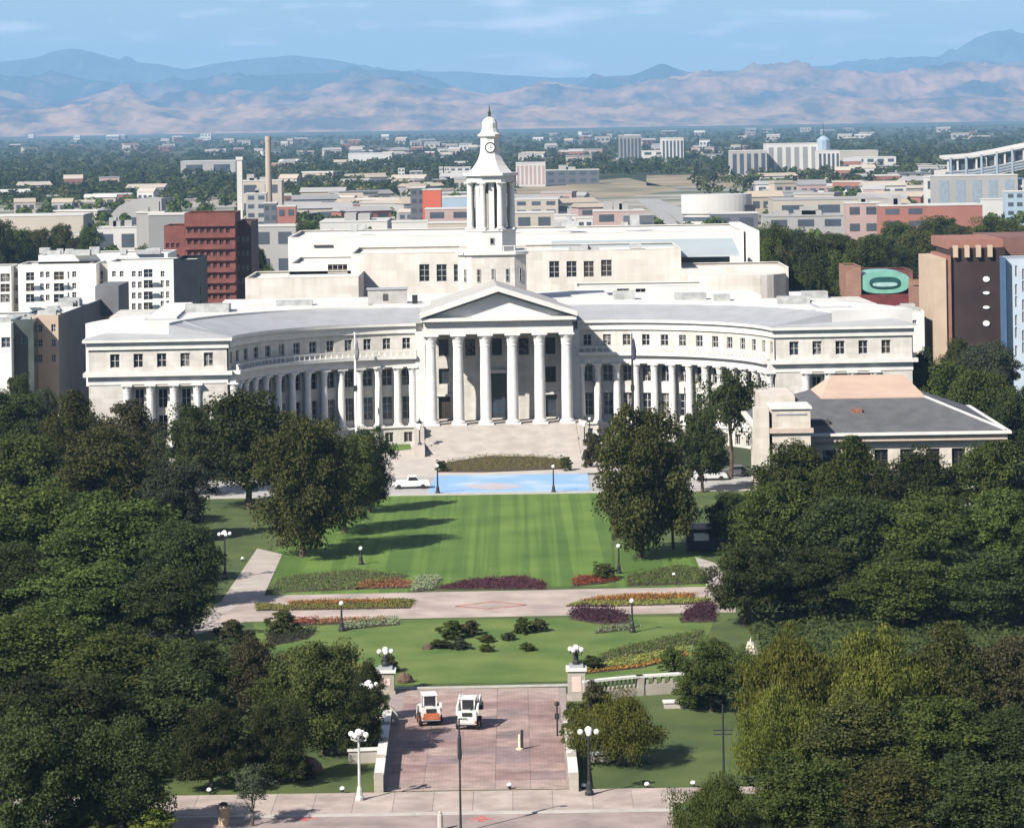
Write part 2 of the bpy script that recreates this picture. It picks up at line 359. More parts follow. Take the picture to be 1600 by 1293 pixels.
M_ASPH = mat('asphalt', (.27, .215, .195), .9, .2, .35, bump=.08, detail=10)
M_PINK = mat('pinkish_concrete', (.35, .285, .25), .85, .18, .25, bump=.05, detail=10)
M_KERB = mat('kerb_concrete', (.38, .36, .33), .85, .1, 1)
xl, xr = -80, 80
yb = lambda py: G(800, py).y
def band(name, py0, py1, z, m, px0=None, px1=None, **k):
    if px0 is None: return sheet(name, [(xl, yb(py0)), (xr, yb(py0)), (xr, yb(py1)), (xl, yb(py1))], z, m, **k)
    return psheet(name, [(px0, py0), (px1, py0), (px1, py1), (px0, py1)], z, m, **k)
sheet('park_grass', [(-90, 208), (90, 208), (110, 424), (-110, 424)], .012, M_GRASS)
# street along the bottom of the picture, kerb and pavement
road = sheet('road', [(-95, 195), (95, 195), (95, yb(1271)), (-95, yb(1271))], .02, M_ASPH)
sheet('verge', [(10.6, 195), (95, 195), (95, 231.5), (13.5, 231.5), (11.2, 227)], .15, M_GRASS, thick=.14)
sheet('verge', [(-95, 195), (-95, 226), (-38, 226), (-27.5, 222), (-26.5, 195)], .15, M_GRASS, thick=.14)
sheet('kerb', [(-95, yb(1271)), (95, yb(1271)), (95, yb(1268.5)), (-95, yb(1268.5))], .13, M_KERB, thick=.13)
pav = sheet('pavement', [(-95, yb(1268.4)), (95, yb(1268.4)), (95, yb(1236)), (-95, yb(1236))], .11, M_PINK, thick=.1)
rng = random.Random(3)
M_SLAB = [mat('pavement_slab_%d' % i, c, .85, .17, .45, bump=.08, detail=10) for i, c in enumerate([(.345, .28, .245), (.325, .265, .235), (.365, .30, .262)])]
y0, y1 = yb(1267.6), yb(1237)
slab_me = MB().box(0, 3.0, 0, (y1 - y0) / 2 - .03, 0, .03).mesh('slab')
for r in range(2):
    for i in range(18):
        link('slab', slab_me, rng.choice(M_SLAB), pav, (-28 + i * 3.03, y0 + r * (y1 - y0) / 2, .112))
# painted red service marks on the kerb line
for k, (px, py) in enumerate(((478, 1278), (752, 1279))):
    g = G(px, py); b = MB(); b.box(-.9, .9, -.25, .25, 0, .004); b.box(-.25, .25, -.9, .9, .006, .009)
    o = b.build('paint_mark', mat('faded_red_paint', (.42, .13, .12), .8, .3, 3), road, (g.x, g.y, .024))
# brick plaza between the low walls
plz = psheet('plaza', [(590, 1236), (893, 1232), (884, 1074), (610, 1078)], .03, mat('mortar_bed', (.27, .22, .2), .9, .1, 1))
def paver_mat(name, c, mort):
    m = mat(name, c, .85, .2, .5, bump=.08, detail=10); t = m.node_tree; n = t.nodes; l = t.links; p = n['Principled BSDF']
    rp = [x for x in n if x.type == 'VALTORGB'][0]; ge = [x for x in n if x.type == 'NEW_GEOMETRY'][0]
    br = n.new('ShaderNodeTexBrick'); br.inputs['Scale'].default_value = 1.; br.inputs['Brick Width'].default_value = .6; br.inputs['Row Height'].default_value = .3; br.inputs['Mortar Size'].default_value = .03
    br.inputs['Color1'].default_value = (1, 1, 1, 1); br.inputs['Color2'].default_value = (.82, .8, .8, 1); br.inputs['Mortar'].default_value = (.7, .7, .7, 1)
    l.new(ge.outputs['Position'], br.inputs['Vector']); mu = n.new('ShaderNodeMix'); mu.data_type = 'RGBA'; mu.blend_type = 'MULTIPLY'; mu.inputs[0].default_value = 1
    l.new(rp.outputs[0], mu.inputs[6]); l.new(br.outputs[0], mu.inputs[7]); l.new(mu.outputs[2], p.inputs['Base Color']); return m
M_PAV = [paver_mat('brick_pavers_%d' % i, c, .2) for i, c in enumerate([(.335, .235, .208), (.35, .258, .228), (.27, .18, .165), (.36, .275, .24), (.25, .185, .18)])]
x0, x1 = G(606, 1232).x, G(886, 1232).x; y0, y1 = G(745, 1234).y, G(745, 1076).y
nx_, ny_ = 5, 13; w, d = (x1 - x0) / nx_, (y1 - y0) / ny_
pm = MB().box(0, w - .025, 0, d - .025, 0, .02).mesh('paving_panel')
for i in range(nx_):
    for j in range(ny_):
        link('paving_panel', pm, M_PAV[(3 if j in (0, 12) else rng.choice([0, 1, 2, 0, 4]))], plz, (x0 + i * w, y0 + j * d, .032 + rng.random() * .004))
psheet('kerb', [(604, 1077.5), (892, 1071.5), (892, 1069.5), (604, 1075.5)], .12, M_KERB, thick=.12)
# garden lawn and the main lawn
psheet('lawn', [(420, 1074), (1075, 1060), (1120, 962), (395, 972)], .03, M_GARD)
psheet('lawn', [(560, 772), (950, 768), (960, 916), (638, 920)], .034, M_STRIPE)
psheet('lawn', [(425, 930), (637, 926), (637, 840), (540, 795), (430, 860)], .032, M_STRIPE)
psheet('lawn', [(962, 920), (1110, 918), (1090, 850), (960, 850)], .032, M_STRIPE)
# cross path, side path
path = psheet('path', [(330, 972), (1150, 956), (1150, 916), (395, 931)], .06, M_PINK, thick=.05)
psheet('path', [(402, 857), (441, 866), (396, 968), (330, 985), (255, 1003), (200, 1003), (345, 940)], .05, M_CONC, thick=.04)
psheet('path', [(1086, 870), (1118, 880), (1150, 930), (1110, 930)], .05, M_CONC, thick=.04)
# brick diamond outline set into the cross path
MR = mat('brick_inlay', (.33, .15, .12), .85, .15, 2)
dq = [(712, 947.5), (770, 940.5), (822, 945.5), (765, 951.5)]
for a, b_ in zip(dq, dq[1:] + dq[:1]):
    A, B = G(*a), G(*b_); dr = (B - A).normalized(); nr = Vector((-dr.y, dr.x, 0)) * .28
    MB().prism([(A + nr)[:2], (B + nr)[:2], (B - nr)[:2], (A - nr)[:2]], .061, .068).build('brick_inlay', MR, path)
# street in front of the city building: grey carriageway with a pale blue painted field
M_STREET = mat('pale_street', (.33, .315, .30), .85, .1, .2)
psheet('street', [(250, 778), (1320, 762), (1320, 736), (250, 752)], .04, M_STREET, thick=.03)
m = mat('pale_blue_street_paint', (.22, .36, .56), .7, c2=(.40, .48, .56), scale=.12, ramp=(.30, .52)); M_BLUE = m
bl = psheet('painted_street', [(668, 770.6), (922, 767), (918, 740), (680, 743.5)], .075, M_BLUE, thick=.03)
gp = [G(770 + 42 * math.cos(a), 760 + 5.0 * math.sin(a)) for a in [i * math.pi / 8 for i in range(16)]]
sheet('paint_patch', gp, .08, mat('faded_orange_paint', (.42, .34, .32), .8, c2=(.35, .40, .48), scale=.25), bl)
psheet('kerb', [(250, 780.5), (1320, 764.5), (1320, 762.3), (250, 778.3)], .14, M_KERB, thick=.12)
# forecourt of the city building
psheet('forecourt', [(560, 752), (1000, 736), (1000, 660), (560, 672)], .03, mat('forecourt_paving', (.42, .375, .335), .85, .1, .3, bump=.05))
psheet('lawn', [(590, 708), (643, 702), (640, 692), (590, 697)], .045, M_LAWN)
# ================================================================ CITY BUILDING
M_PORT = mat('granite_steps', (.40, .36, .325), .8, .1, .5, bump=.06)
CB = thing('city_hall', 'pale stone city hall with curved wings, columned portico and clock tower', 'city hall', (-3.0, 488.0, 0), R_(2.2))
Rw, PH, X0w = 29.3, R_(81.5), 13.0; LW = Rw * PH; NB = 13; BAY = LW / NB
def wingR(s, d):
    t = s / Rw; return (X0w + Rw * math.sin(t) - d * math.sin(t), -Rw * (1 - math.cos(t)) - d * math.cos(t))
def wingL(s, d):
    x, y = wingR(LW - s, d); return (-x, y)
def ring(pt, name, d0, d1, z0, z1, m, s0=0.0, s1=None, n=40, zs=None, parent=None):
    """swept block along a wing; zs = (z at d0 top, z at d1 top)"""
    s1 = LW if s1 is None else s1; b = MB(); za, zb = zs or (z1, z1); vs = []; fs = []
    for i in range(n + 1):
        s = s0 + (s1 - s0) * i / n; a = pt(s, d0); c = pt(s, d1)
        vs += [(*a, z0), (*c, z0), (*c, zb), (*a, za)]
    for i in range(n):
        for k in range(4):
            fs.append((4 * i + k, 4 * i + (k + 1) % 4, 4 * i + 4 + (k + 1) % 4, 4 * i + 4 + k))
    fs += [(0, 1, 2, 3), (4 * n + 3, 4 * n + 2, 4 * n + 1, 4 * n)]
    b.add(vs, fs); return b.build(name, m, parent or CB)
def column_mesh(name, z0, z1, r, seg=20):
    h = z1 - z0; b = MB()
    b.box(-r * 1.35, r * 1.35, -r * 1.35, r * 1.35, z0, z0 + r * .35)
    pr = [(r * 1.25, z0 + r * .35), (r * 1.28, z0 + r * .55), (r * 1.05, z0 + r * .8), (r, z0 + r), (r * 1.0, z0 + h * .35), (r * .86, z1 - r * 2.3), (r * .95, z1 - r * 2.2),
          (r * .9, z1 - r * 1.9), (r * 1.05, z1 - r * 1.2), (r * 1.0, z1 - r * 1.15), (r * 1.3, z1 - r * .45), (r * 1.35, z1 - r * .35)]
    b.lathe(pr, seg); b.box(-r * 1.4, r * 1.4, -r * 1.4, r * 1.4, z1 - r * .35, z1)
    me = b.mesh(name); return me
col_s = column_mesh('column', 2.92, 12.4, .6, 14)
for pt, L in ((wingL, True), (wingR, False)):
    bays = [(i + .5) * BAY for i in range(NB)]
    ops = [(c - .72, c + .72, .35, 2.0, 1, 0) for c in bays]
    wall(CB, 'basement_wall', lambda s, d, pt=pt: pt(s, d + 1.5), 0, LW, 0, 2.7, ops, M_STONE, .3)
    ops = [(c - .8, c + .8, 4.0, 7.6, 1, 2) for c in bays] + [(c - .8, c + .8, 9.4, 12.0, 1, 1) for c in bays]
    wall(CB, 'wing_wall', pt, 0, LW, 2.7, 12.42, ops, M_STONE, .4)
    ops = [(c - .65, c + .65, 15.2, 17.0, 1, 1) for c in bays]
    wall(CB, 'attic_wall', lambda s, d, pt=pt: pt(s, d + .2), 0, LW, 14.2, 17.75, ops, M_STONE, .3)
    ring(pt, 'podium_ledge', -.02, 1.75, 2.7, 2.92, M_STONE2)
    ring(pt, 'architrave', -.03, 1.3, 12.4, 13.7, M_STONE2)
    ring(pt, 'cornice', -.04, 2.0, 13.7, 14.25, M_STONE2)
    ring(pt, 'frieze', -.05, .5, 17.75, 18.9, M_STONE2)
    ring(pt, 'eaves_cornice', -.06, .95, 18.9, 19.3, M_STONE2)
    ring(pt, 'roof_slope', -9.0, .8, 19.302, 19.4, M_ROOFG, zs=(21.3, 19.42), s0=-8 if not L else 0, s1=LW + (8 if L else 0))
    ring(pt, 'roof_terrace', -22.0, -8.9, 12.0, 21.6, M_ROOFW, s0=-2 if not L else 0, s1=LW + (2 if L else 0), n=30)
    # balustrade in front of the attic
    ring(pt, 'balustrade_rail', 1.35, 1.6, 14.95, 15.1, M_STONE2)
    for i in range(NB * 3 + 1):
        s = LW * i / (NB * 3); x, y = pt(min(max(s, .1), LW - .1), 1.475)
        if i == 0: bme = MB().box(-.1, .1, -.1, .1, 14.25, 14.95).mesh('baluster')
        link('baluster', bme, M_STONE2, CB, (x, y, 0))
    for i in range(NB + 1):
        s = min(max(i * BAY, .5), LW - .7); x, y = pt(s, .85); t = (LW - s if L else s) / Rw
        link('column', col_s, M_COL, CB, (x, y, 0), (t if L else -t))
# end pavilions
for sgn in (-1, 1):
    X = lambda a, sgn=sgn: sgn * a
    xa, xb = (42.0, 63.0); lo, hi = sorted((X(xa), X(xb))); yf, yk = -25.2, 8.0
    p0 = straight((lo, yf), (hi, yf))[0]; s_of = lambda x, lo=lo: x - lo
    wc = [X(44.8 + 3.55 * i) for i in range(5)]
    wall(CB, 'attic_wall', p0, 0, 21, 14.2, 17.75, [(s_of(c) - .72, s_of(c) + .72, 15.0, 17.1, 1, 1) for c in wc], M_STONE, .35)
    mid3 = sorted(wc)[1:4]
    ops = [(s_of(c) - 1.15, s_of(c) + 1.15, 3.4, 12.1) for c in mid3]
    wall(CB, 'pavilion_wall', p0, 0, 21, 0, 12.42, ops, M_STONE, 1.3, wins=False)
    for c in mid3:
        pb = straight((c - 1.15, yf + 1.28), (c + 1.15, yf + 1.28))[0]
        wall(CB, 'recess_wall', pb, 0, 2.3, 3.3, 12.15, [(.45, 1.85, 4.0, 7.6, 1, 2), (.45, 1.85, 8.7, 11.6, 1, 1)], M_STONE, .25)
    for c in (mid3[0] + 1.775, mid3[1] + 1.775, mid3[0] - 1.775, mid3[2] + 1.775):
        link('column', col_s, M_COL, CB, (c, yf - .05, 0))
    for c in sorted(wc):
        window(CB, (c, yf - .02, 1.2), 0, 1.3, 1.5, 1, 0)
    # side walls (outer one with windows in deep shade)
    for xs_, inner in ((xa, True), (xb, False)):
        A, B = (X(xs_), yf), (X(xs_), yk)
        q0, q1 = (A, B) if (sgn > 0) != inner else (B, A)
        ptw, Ls = straight(q0, q1)
        wall(CB, 'pavilion_wall', ptw, 0, Ls, 0, 12.42, [] if inner else [(3 + 4 * i, 4.6 + 4 * i, 4.0, 7.6, 1, 2) for i in range(7)], M_STONE, .3)
        wall(CB, 'attic_wall', ptw, 0, Ls, 14.2, 17.75, [] if inner else [(3 + 4 * i, 4.4 + 4 * i, 15.0, 17.1, 1, 1) for i in range(7)], M_STONE, .3)
    bb = lambda nm, o, z0, z1, mm: MB().box(lo - o, hi + o, yf - o, yk, z0, z1).build(nm, mm, CB)
    bb('architrave', .12, 12.43, 13.69, M_STONE2); bb('cornice', .8, 13.69, 14.27, M_STONE2)
    bb('frieze', .3, 17.76, 18.88, M_STONE2); bb('eaves_cornice', .85, 18.88, 19.31, M_STONE2); bb('plinth', .25, 2.72, 2.95, M_STONE2)
    b = MB(); o = .7; L0 = [(lo - o, yf - o), (hi + o, yf - o), (hi + o, yk), (lo - o, yk)]; i0 = 8.2
    L1 = [(lo + i0, yf + 9.5), (hi - i0, yf + 9.5), (hi - i0, yk - 3), (lo + i0, yk - 3)]
    vs = [(*q, 19.33) for q in L0] + [(*q, 21.75) for q in L1]
    b.add(vs, [(0, 1, 5, 4), (1, 2, 6, 5), (2, 3, 7, 6), (3, 0, 4, 7), (4, 5, 6, 7), (3, 2, 1, 0)]); b.build('roof_hip', M_ROOFG, CB)
    MB().box(lo + i0 + .05, hi - i0 - .05, yf + 9.6, yk + 14, 21.4, 22.0).build('roof_terrace', M_ROOFW, CB)
    MB().box(lo + .1, hi - .1, yk - .1, yk + 20, 0, 20.6).build('building_block', M_STONE, CB)
# centre block behind the wings
MB().box(-20, 20, 8.8, 40, 0, 21.75).build('centre_block', M_STONE2, CB)
MB().box(-46, 46, 26, 42, 0, 21.2).build('building_block', M_STONE2, CB)
# portico: back wall, terrace, steps, columns, pediment
p0 = straight((-13, 0), (13, 0))[0]; sx = lambda x: x + 13
ops = [(sx(c - .95), sx(c + .95), 3.75, 7.4, 1, 1) for c in (-8.6, 8.6)] + [(sx(c - .85), sx(c + .85), 9.4, 11.9, 1, 1) for c in (-8.6, 8.6)] + [(sx(-1.4), sx(1.4), 3.75, 11.0, 1, 3)] + \
      [(sx(c - .8), sx(c + .8), 13.9, 16.6, 1, 1) for c in (-8.6, -4.3, 0, 4.3, 8.6)]
wall(CB, 'portico_back_wall', p0, 0, 26, 3.6, 18.1, ops, M_STONE, .5, frame=M_FRAMED)
MB().box(-1.8, 1.8, -.45, -.003, 11.05, 11.6).build('door_lintel', M_STONE2, CB)
for c in (-8.6, 8.6):
    MB().box(c - 1.3, c + 1.3, -.35, -.003, 7.45, 7.8).build('door_lintel', M_STONE2, CB)
for s_ in (-1, 1):
    MB().box(s_ * 12.4 - .8, s_ * 12.4 + .8, -1.5, -.004, 3.6, 17.98).build('pilaster', M_COL, CB)
MB().box(-12.7, 12.7, -9.6, 0, 0, 3.6).build('portico_terrace', M_PORT, CB)
NS = 18
for i in range(NS):
    y1 = -9.62 - .62 * i; z1 = 3.6 - .195 * (i + 1)
    MB().box(-12.0, 12.0, y1 - .62, y1, 0, z1).build('step', M_PORT, CB)
for s_ in (-1, 1):
    b = MB(); xa, xb = sorted((s_ * 12.05, s_ * 13.6)); b.box(xa, xb, -14.2, -9.65, 0, 3.75); b.box(xa, xb, -21.0, -14.21, 0, 1.7); b.build('cheek_wall', M_PORT, CB)
    # lantern on each cheek wall
    b = MB(); b.lathe([(.35, 0), (.3, .2), (.1, .4), (.09, 2.2), (.2, 2.3)], 8); ln = b.build('lantern_post', M_IRON, CB, (s_ * 12.8, -18.2, 1.7))
    MB().lathe([(.2, 2.3), (.42, 2.9), (.42, 3.3), (.05, 3.7)], 8).build('lantern_glass', M_GLOBE, ln)
    MB().lathe([(.45, 3.3), (.5, 3.4), (.06, 3.85), (.03, 4.2)], 8).build('lantern_cap', M_IRON, ln)
    # statue block
    MB().box(s_ * 12.8 - .5, s_ * 12.8 + .5, -12.8, -11.6, 3.75, 4.5).build('pedestal', M_STONE2, CB)
colb = column_mesh('column', 3.6, 18.0, .88, 28)
for i in range(6):
    link('column', colb, M_COL, CB, (-10.75 + 4.3 * i, -8.0, 0))
for s_ in (-1, 1):
    link('column', colb, M_COL, CB, (s_ * 10.75, -3.7, 0))
b = MB(); b.box(-11.8, 11.8, -9.2, .5, 18.0, 19.2); b.build('entablature', M_STONE2, CB)
MB().box(-11.7, 11.7, -9.1, .5, 19.2, 20.1).build('frieze', M_STONE2, CB)
MB().box(-12.3, 12.3, -10.2, .4, 20.1, 20.65).build('pediment_cornice', M_STONE2, CB)
b = MB()
for i in range(32): b.box(-12.1 + .77 * i, -11.75 + .77 * i, -9.8, -9.1, 19.85, 20.1)
b.build('dentil_course', M_STONE2, CB)
# tympanum + raking cornices + gable roof
hw, za, zp = 12.1, 20.66, 24.75
b = MB(); b.add([(-11.3, -8.9, za), (11.3, -8.9, za), (0, -8.9, zp - .45)], [(0, 1, 2)]); b.build('tympanum', M_COL, CB)
for s_ in (-1, 1):
    b = MB(); q = [(s_ * (hw + .35), za + .02), (0, zp), (0, zp + .75), (s_ * (hw + .35), za + .75)]
    f = [(x, -10.6, z) for x, z in q] + [(x, -8.7, z) for x, z in q]
    b.add(f, [(0, 1, 2, 3), (7, 6, 5, 4), (0, 4, 5, 1), (1, 5, 6, 2), (2, 6, 7, 3), (3, 7, 4, 0)]); b.build('raking_cornice', M_STONE2, CB)
    b = MB(); q = [(s_ * (hw + .1), za + .5), (0, zp + .6), (0, zp - .5), (s_ * (hw + .1), za - .3)]
    f = [(x, -8.72, z) for x, z in q] + [(x, 16, z) for x, z in q]
    b.add(f, [(0, 1, 2, 3), (7, 6, 5, 4), (0, 4, 5, 1), (1, 5, 6, 2), (2, 6, 7, 3), (3, 7, 4, 0)]); b.build('portico_roof', mat('weathered_roof_stone', (.36, .345, .325), .7, .1, .3), CB)
for s_ in (-1, 1): MB().box(*sorted((s_ * 11.0, s_ * 13.6)), .06, 9, 12.3, 19.25).build('junction_wall', M_STONE2, CB)
# rooftop plant hut, vent and access boxes
hut = MB().box(-20.8, -14.3, 12, 15, 21.7, 24.1).build('rooftop_hut', mat('grey_hut', (.34, .33, .315), .8, .1, 1), CB)
MB().box(-21.0, -14.1, 11.8, 15.2, 24.1, 24.3).build('hut_roof', M_ROOFG, hut)
MB().box(-18.3, -17.5, 11.9, 11.998, 22.3, 23.4).build('louvre', M_FRAMED, hut)
MB().box(-13.5, -12.6, 10.5, 11.3, 21.8, 23.2).build('vent', M_IRON, CB)
for k, (x, y, w, h) in enumerate(((45, -6, 5, .9), (50, 2, 4, 1.2), (-50, 0, 7, 1.0), (-46, 4, 3, .8), (30, 10, 5, .8), (-36, 14, 6, .5), (20, 14, 3.5, 1.1), (36, 6, 2.5, .7))):
    MB().box(x, x + w, y, y + 3, 21.3, 21.9 + h).build('rooftop_unit', mat('roof_unit_grey', (.33, .335, .33), .7, .2, .8), CB)
# ---------------------------------------------------------------- clock tower (part of the building, its pieces are sub-parts)
TW = MB().prism([(-5.6, 16.0), (-3.6, 14.6), (3.6, 14.6), (5.6, 16.0), (5.6, 27), (-5.6, 27)], 19, 29.4).build('tower', M_STONE, CB)
M_T = mat('tower_stone', (.55, .54, .515), .7, .05, .6)
def oct_(name, prof, m=M_T, seg=8, rot=math.pi / 8): return MB().lathe(prof, seg, (0, 20.5, 0), rot).build(name, m, TW)
c8 = 1 / math.cos(math.pi / 8)
MB().prism([(-6.0, 15.8), (-3.8, 14.2), (3.8, 14.2), (6.0, 15.8), (6.0, 27.3), (-6.0, 27.3)], 29.4, 29.9).build('ledge', M_T, TW)
for i, (x, rz) in enumerate(((-2.4, 0), (0, 0), (2.4, 0))):
    window(TW, (x, 14.56, 26.0), 0, .62, 2.2, 0, 1)
for xx in (-4.6, 4.6):
    window(TW, (xx, 15.27, 26.0), math.copysign(.61, xx), .55, 2.2, 0, 1)
for yy in (18.5, 21.5, 24.5):
    window(TW, (5.64, yy, 26.0), math.pi / 2, .7, 2.4, 0, 1)
oct_('drum', [(4.05 * c8, 29.9), (4.05 * c8, 33.2)]); oct_('drum_ledge', [(4.2 * c8, 33.2), (4.2 * c8, 33.5)])
window(TW, (0, 16.42, 31.6), 0, .75, 1.1, 0, 0)
for i in range(7):
    x = -5.4 + 1.8 * i; MB().box(x - .07, x + .07, 14.35, 14.5, 29.9, 30.8).build('rail_post', M_T, TW)
MB().box(-5.5, 5.5, 14.33, 14.52, 30.8, 30.92).build('rail', M_T, TW)
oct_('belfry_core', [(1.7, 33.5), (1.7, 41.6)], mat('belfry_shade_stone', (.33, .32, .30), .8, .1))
pier = column_mesh('belfry_column', 33.5, 41.4, .52, 12)
for k in range(8):
    a = math.pi / 8 + k * math.pi / 4; link('belfry_column', pier, M_T, TW, (3.75 * math.cos(a), 20.5 + 3.75 * math.sin(a), 0), a)
for k in range(8):
    a = k * math.pi / 4; x, y = 3.0 * math.cos(a), 20.5 + 3.0 * math.sin(a)
    MB().box(-.22, .22, -.45, .45, 33.5, 41.4).build('belfry_pier', M_T, TW, (x, y, 0), a)
oct_('belfry_entablature', [(4.0 * c8, 41.4), (4.0 * c8, 42.4), (4.6 * c8, 42.5), (4.6 * c8, 42.95)])
oct_('bell_roof', [(3.6 * c8, 42.95), (3.3 * c8, 43.3), (2.65 * c8, 44.1), (2.1 * c8, 45.0), (1.72 * c8, 46.0), (1.55 * c8, 47.2), (1.55 * c8, 48.8)])
oct_('upper_cornice', [(1.6 * c8, 48.8), (2.0 * c8, 49.1), (2.0 * c8, 49.4)])
oct_('cupola', [(1.7 * c8, 49.4), (1.35 * c8, 49.8), (1.2 * c8, 50.4), (1.18 * c8, 51.3), (.9 * c8, 51.9), (.3, 52.3)], seg=12)
oct_('spire', [(.32, 52.2), (.22, 52.7), (.3, 53.0), (.1, 53.5), (.02, 54.6)], mat('bronze', (.09, .075, .04), .4, .2, 2, metal=.6))
cf = lambda nm, r, y0, y1, m, seg=24: MB().add(*(lambda pr: pr)(([(r * math.cos(2 * math.pi * k / seg), y0, 47.15 + r * math.sin(2 * math.pi * k / seg)) for k in range(seg)] + [(r * math.cos(2 * math.pi * k / seg), y1, 47.15 + r * math.sin(2 * math.pi * k / seg)) for k in range(seg)],
     [tuple(range(seg)), tuple(range(2 * seg - 1, seg - 1, -1))] + [(k, seg + k, seg + (k + 1) % seg, (k + 1) % seg) for k in range(seg)]))).build(nm, m, TW)
cf('clock_rim', .92, 18.72, 19.2, M_FRAMED); cf('clock_face', .68, 18.68, 18.719, M_GLOBE)
MB().box(-.05, .05, 18.63, 18.67, 47.1, 47.7).box(-.05, .4, 18.63, 18.67, 47.1, 47.2).build('clock_hands', M_FRAMED, TW)

# ================================================================ BUILDINGS AROUND AND BEHIND
def block(parent, name, x0, x1, y0, y1, z0, z1, m, front=(), right=(), left=(), roof=None, para=.6, depth=.3, glass=None, frame=None):
    """a box of real walls (front -y, right +x, left -x) with openings, a roof slab and a parapet.  openings in (s from the left as seen from outside, z)"""
    wall(parent, name, straight((x0, y0), (x1, y0))[0], 0, x1 - x0, z0, z1, list(front), m, depth, 6, glass, frame)
    wall(parent, name, straight((x1, y0), (x1, y1))[0], 0, y1 - y0, z0, z1, list(right), m, depth, 6, glass, frame)
    wall(parent, name, straight((x0, y1), (x0, y0))[0], 0, y1 - y0, z0, z1, list(left), m, depth, 6, glass, frame)
    wall(parent, name, straight((x1, y1), (x0, y1))[0], 0, x1 - x0, z0, z1, [], m, depth, 20)
    MB().box(x0 + .3, x1 - .3, y0 + .3, y1 - .3, z1 - para - .3, z1 - para).build('roof', roof or M_ROOFW, parent)
    b = MB(); t = .3
    b.box(x0 - .04, x1 + .04, y0 - .04, y0 + t, z1, z1 + .12); b.box(x0 - .04, x1 + .04, y1 - t, y1 + .04, z1, z1 + .12)
    b.box(x0 - .04, x0 + t, y0 + t, y1 - t, z1, z1 + .12); b.box(x1 - t, x1 + .04, y0 + t, y1 - t, z1, z1 + .12)
    b.build('parapet_coping', m, parent)
def units(parent, rng, x0, x1, y0, y1, z, n, hmax=2.2, mm=None):
    for i in range(n):
        w, d, h = rng.uniform(1.2, 4), rng.uniform(1.2, 3), rng.uniform(.7, hmax); x = rng.uniform(x0, x1 - w); y = rng.uniform(y0, y1 - d)
        MB().box(x, x + w, y, y + d, z, z + h).build('rooftop_unit', mm or mat('roof_unit_grey', (.33, .335, .33)), parent)
rngb = random.Random(11)
def X_(px, py, Y): return at(px, py, Y).x
def Z_(px, py, Y): return at(px, py, Y).z

# ---- courthouse behind the city building
CT = thing('courthouse', 'large cream courthouse with plain blocks rising behind the city hall', 'courthouse', (0, 0, 0))
def pb(name, px0, px1, pyt, Y, d, m, wins=(), nv=1, nh=1, **k):
    x0, x1, zt = X_(px0, pyt, Y), X_(px1, pyt, Y), Z_((px0 + px1) / 2, pyt, Y)
    ops = []
    for a, b_, c, e in wins:
        ops.append((X_(a, c, Y) - x0, X_(b_, c, Y) - x0, Z_(a, e, Y), Z_(a, c, Y), nv, nh))
    block(k.pop('parent'), name, x0, x1, Y, Y + d, 0, zt, m, ops, **k); return x0, x1, zt
M_CREAM2 = mat('pale_cream_render', (.64, .61, .565), .8, .04, .2)
pb('wall', 450, 1162, 366, 640, 40, M_CREAM2, parent=CT)
pb('wall', 548, 1064, 393, 596, 30, M_CREAM, [(655, 671, 413, 440), (682, 698, 413, 440), (709, 723, 413, 440), (858, 874, 408, 434), (885, 901, 408, 433), (912, 928, 408, 433), (939, 956, 406, 432)], 1, 2, parent=CT, roof=M_ROOFW)
pb('wall', 383, 560, 434, 575, 25, M_CREAM, parent=CT)
pb('wall', 1064, 1232, 419, 590, 22, M_CREAM, parent=CT)
pb('wall', 900, 1100, 447, 562, 12, M_CREAM2, [(964, 983, 451, 463), (993, 1009, 451, 463)], parent=CT)
pb('wall', 452, 552, 412, 600, 30, M_CREAM2, [(512, 543, 413, 427)], 3, 0, parent=CT)
pb('plant_screen', 862, 1140, 388, 622, 10, mat('teal_glass_screen', (.30, .36, .36), .35, .08, .1, spec=.5), parent=CT)
x0, x1, z1 = X_(862, 376, 626), X_(1148, 376, 626), Z_(1000, 376, 626)
MB().add([(x0, 612, z1 - 2.6), (x1, 612, z1 - 2.6), (x1, 632, z1), (x0, 632, z1), (x0, 612, z1 - 2.9), (x1, 612, z1 - 2.9), (x1, 632, z1 - .3), (x0, 632, z1 - .3)],
         [(0, 1, 2, 3), (4, 7, 6, 5), (0, 4, 5, 1), (1, 5, 6, 2), (2, 6, 7, 3), (3, 7, 4, 0)]).build('sloping_glass_roof', mat('blue_grey_metal_roof', (.36, .40, .40), .4, .05, .1), CT)
x0, x1 = X_(1162, 360, 645), X_(1181, 360, 645); z1 = Z_(1170, 358, 645)
MB().box(x0 + .05, x1, 636, 690, 0, z1).build('end_wall', M_CREAM2, CT)
for k, (px, py, Y, w, h) in enumerate(((505, 384, 639.9, 1.2, .5),)):
    a = at(px, py, Y); MB().box(a.x - 2, a.x + 2, a.y - .2, a.y, a.z - .2, a.z + .2).build('wall_vent', M_FRAMED, CT)
units(CT, rngb, -40, 40, 648, 672, 28, 9, 2.4)
units(CT, rngb, -28, 28, 604, 616, 25.3, 6, 1.2)
# curved parapet on the right low block
zt = Z_(1150, 428, 583); x0 = X_(1075, 428, 583); x1 = X_(1228, 428, 583)
MB().prism([(x0 + (x1 - x0) * i / 14, 578 + 5 * (2 * i / 14 - 1) ** 4) for i in range(15)] + [(x1, 589.8), (x0, 589.8)], 0, zt).build('curved_bay', M_CREAM, CT)

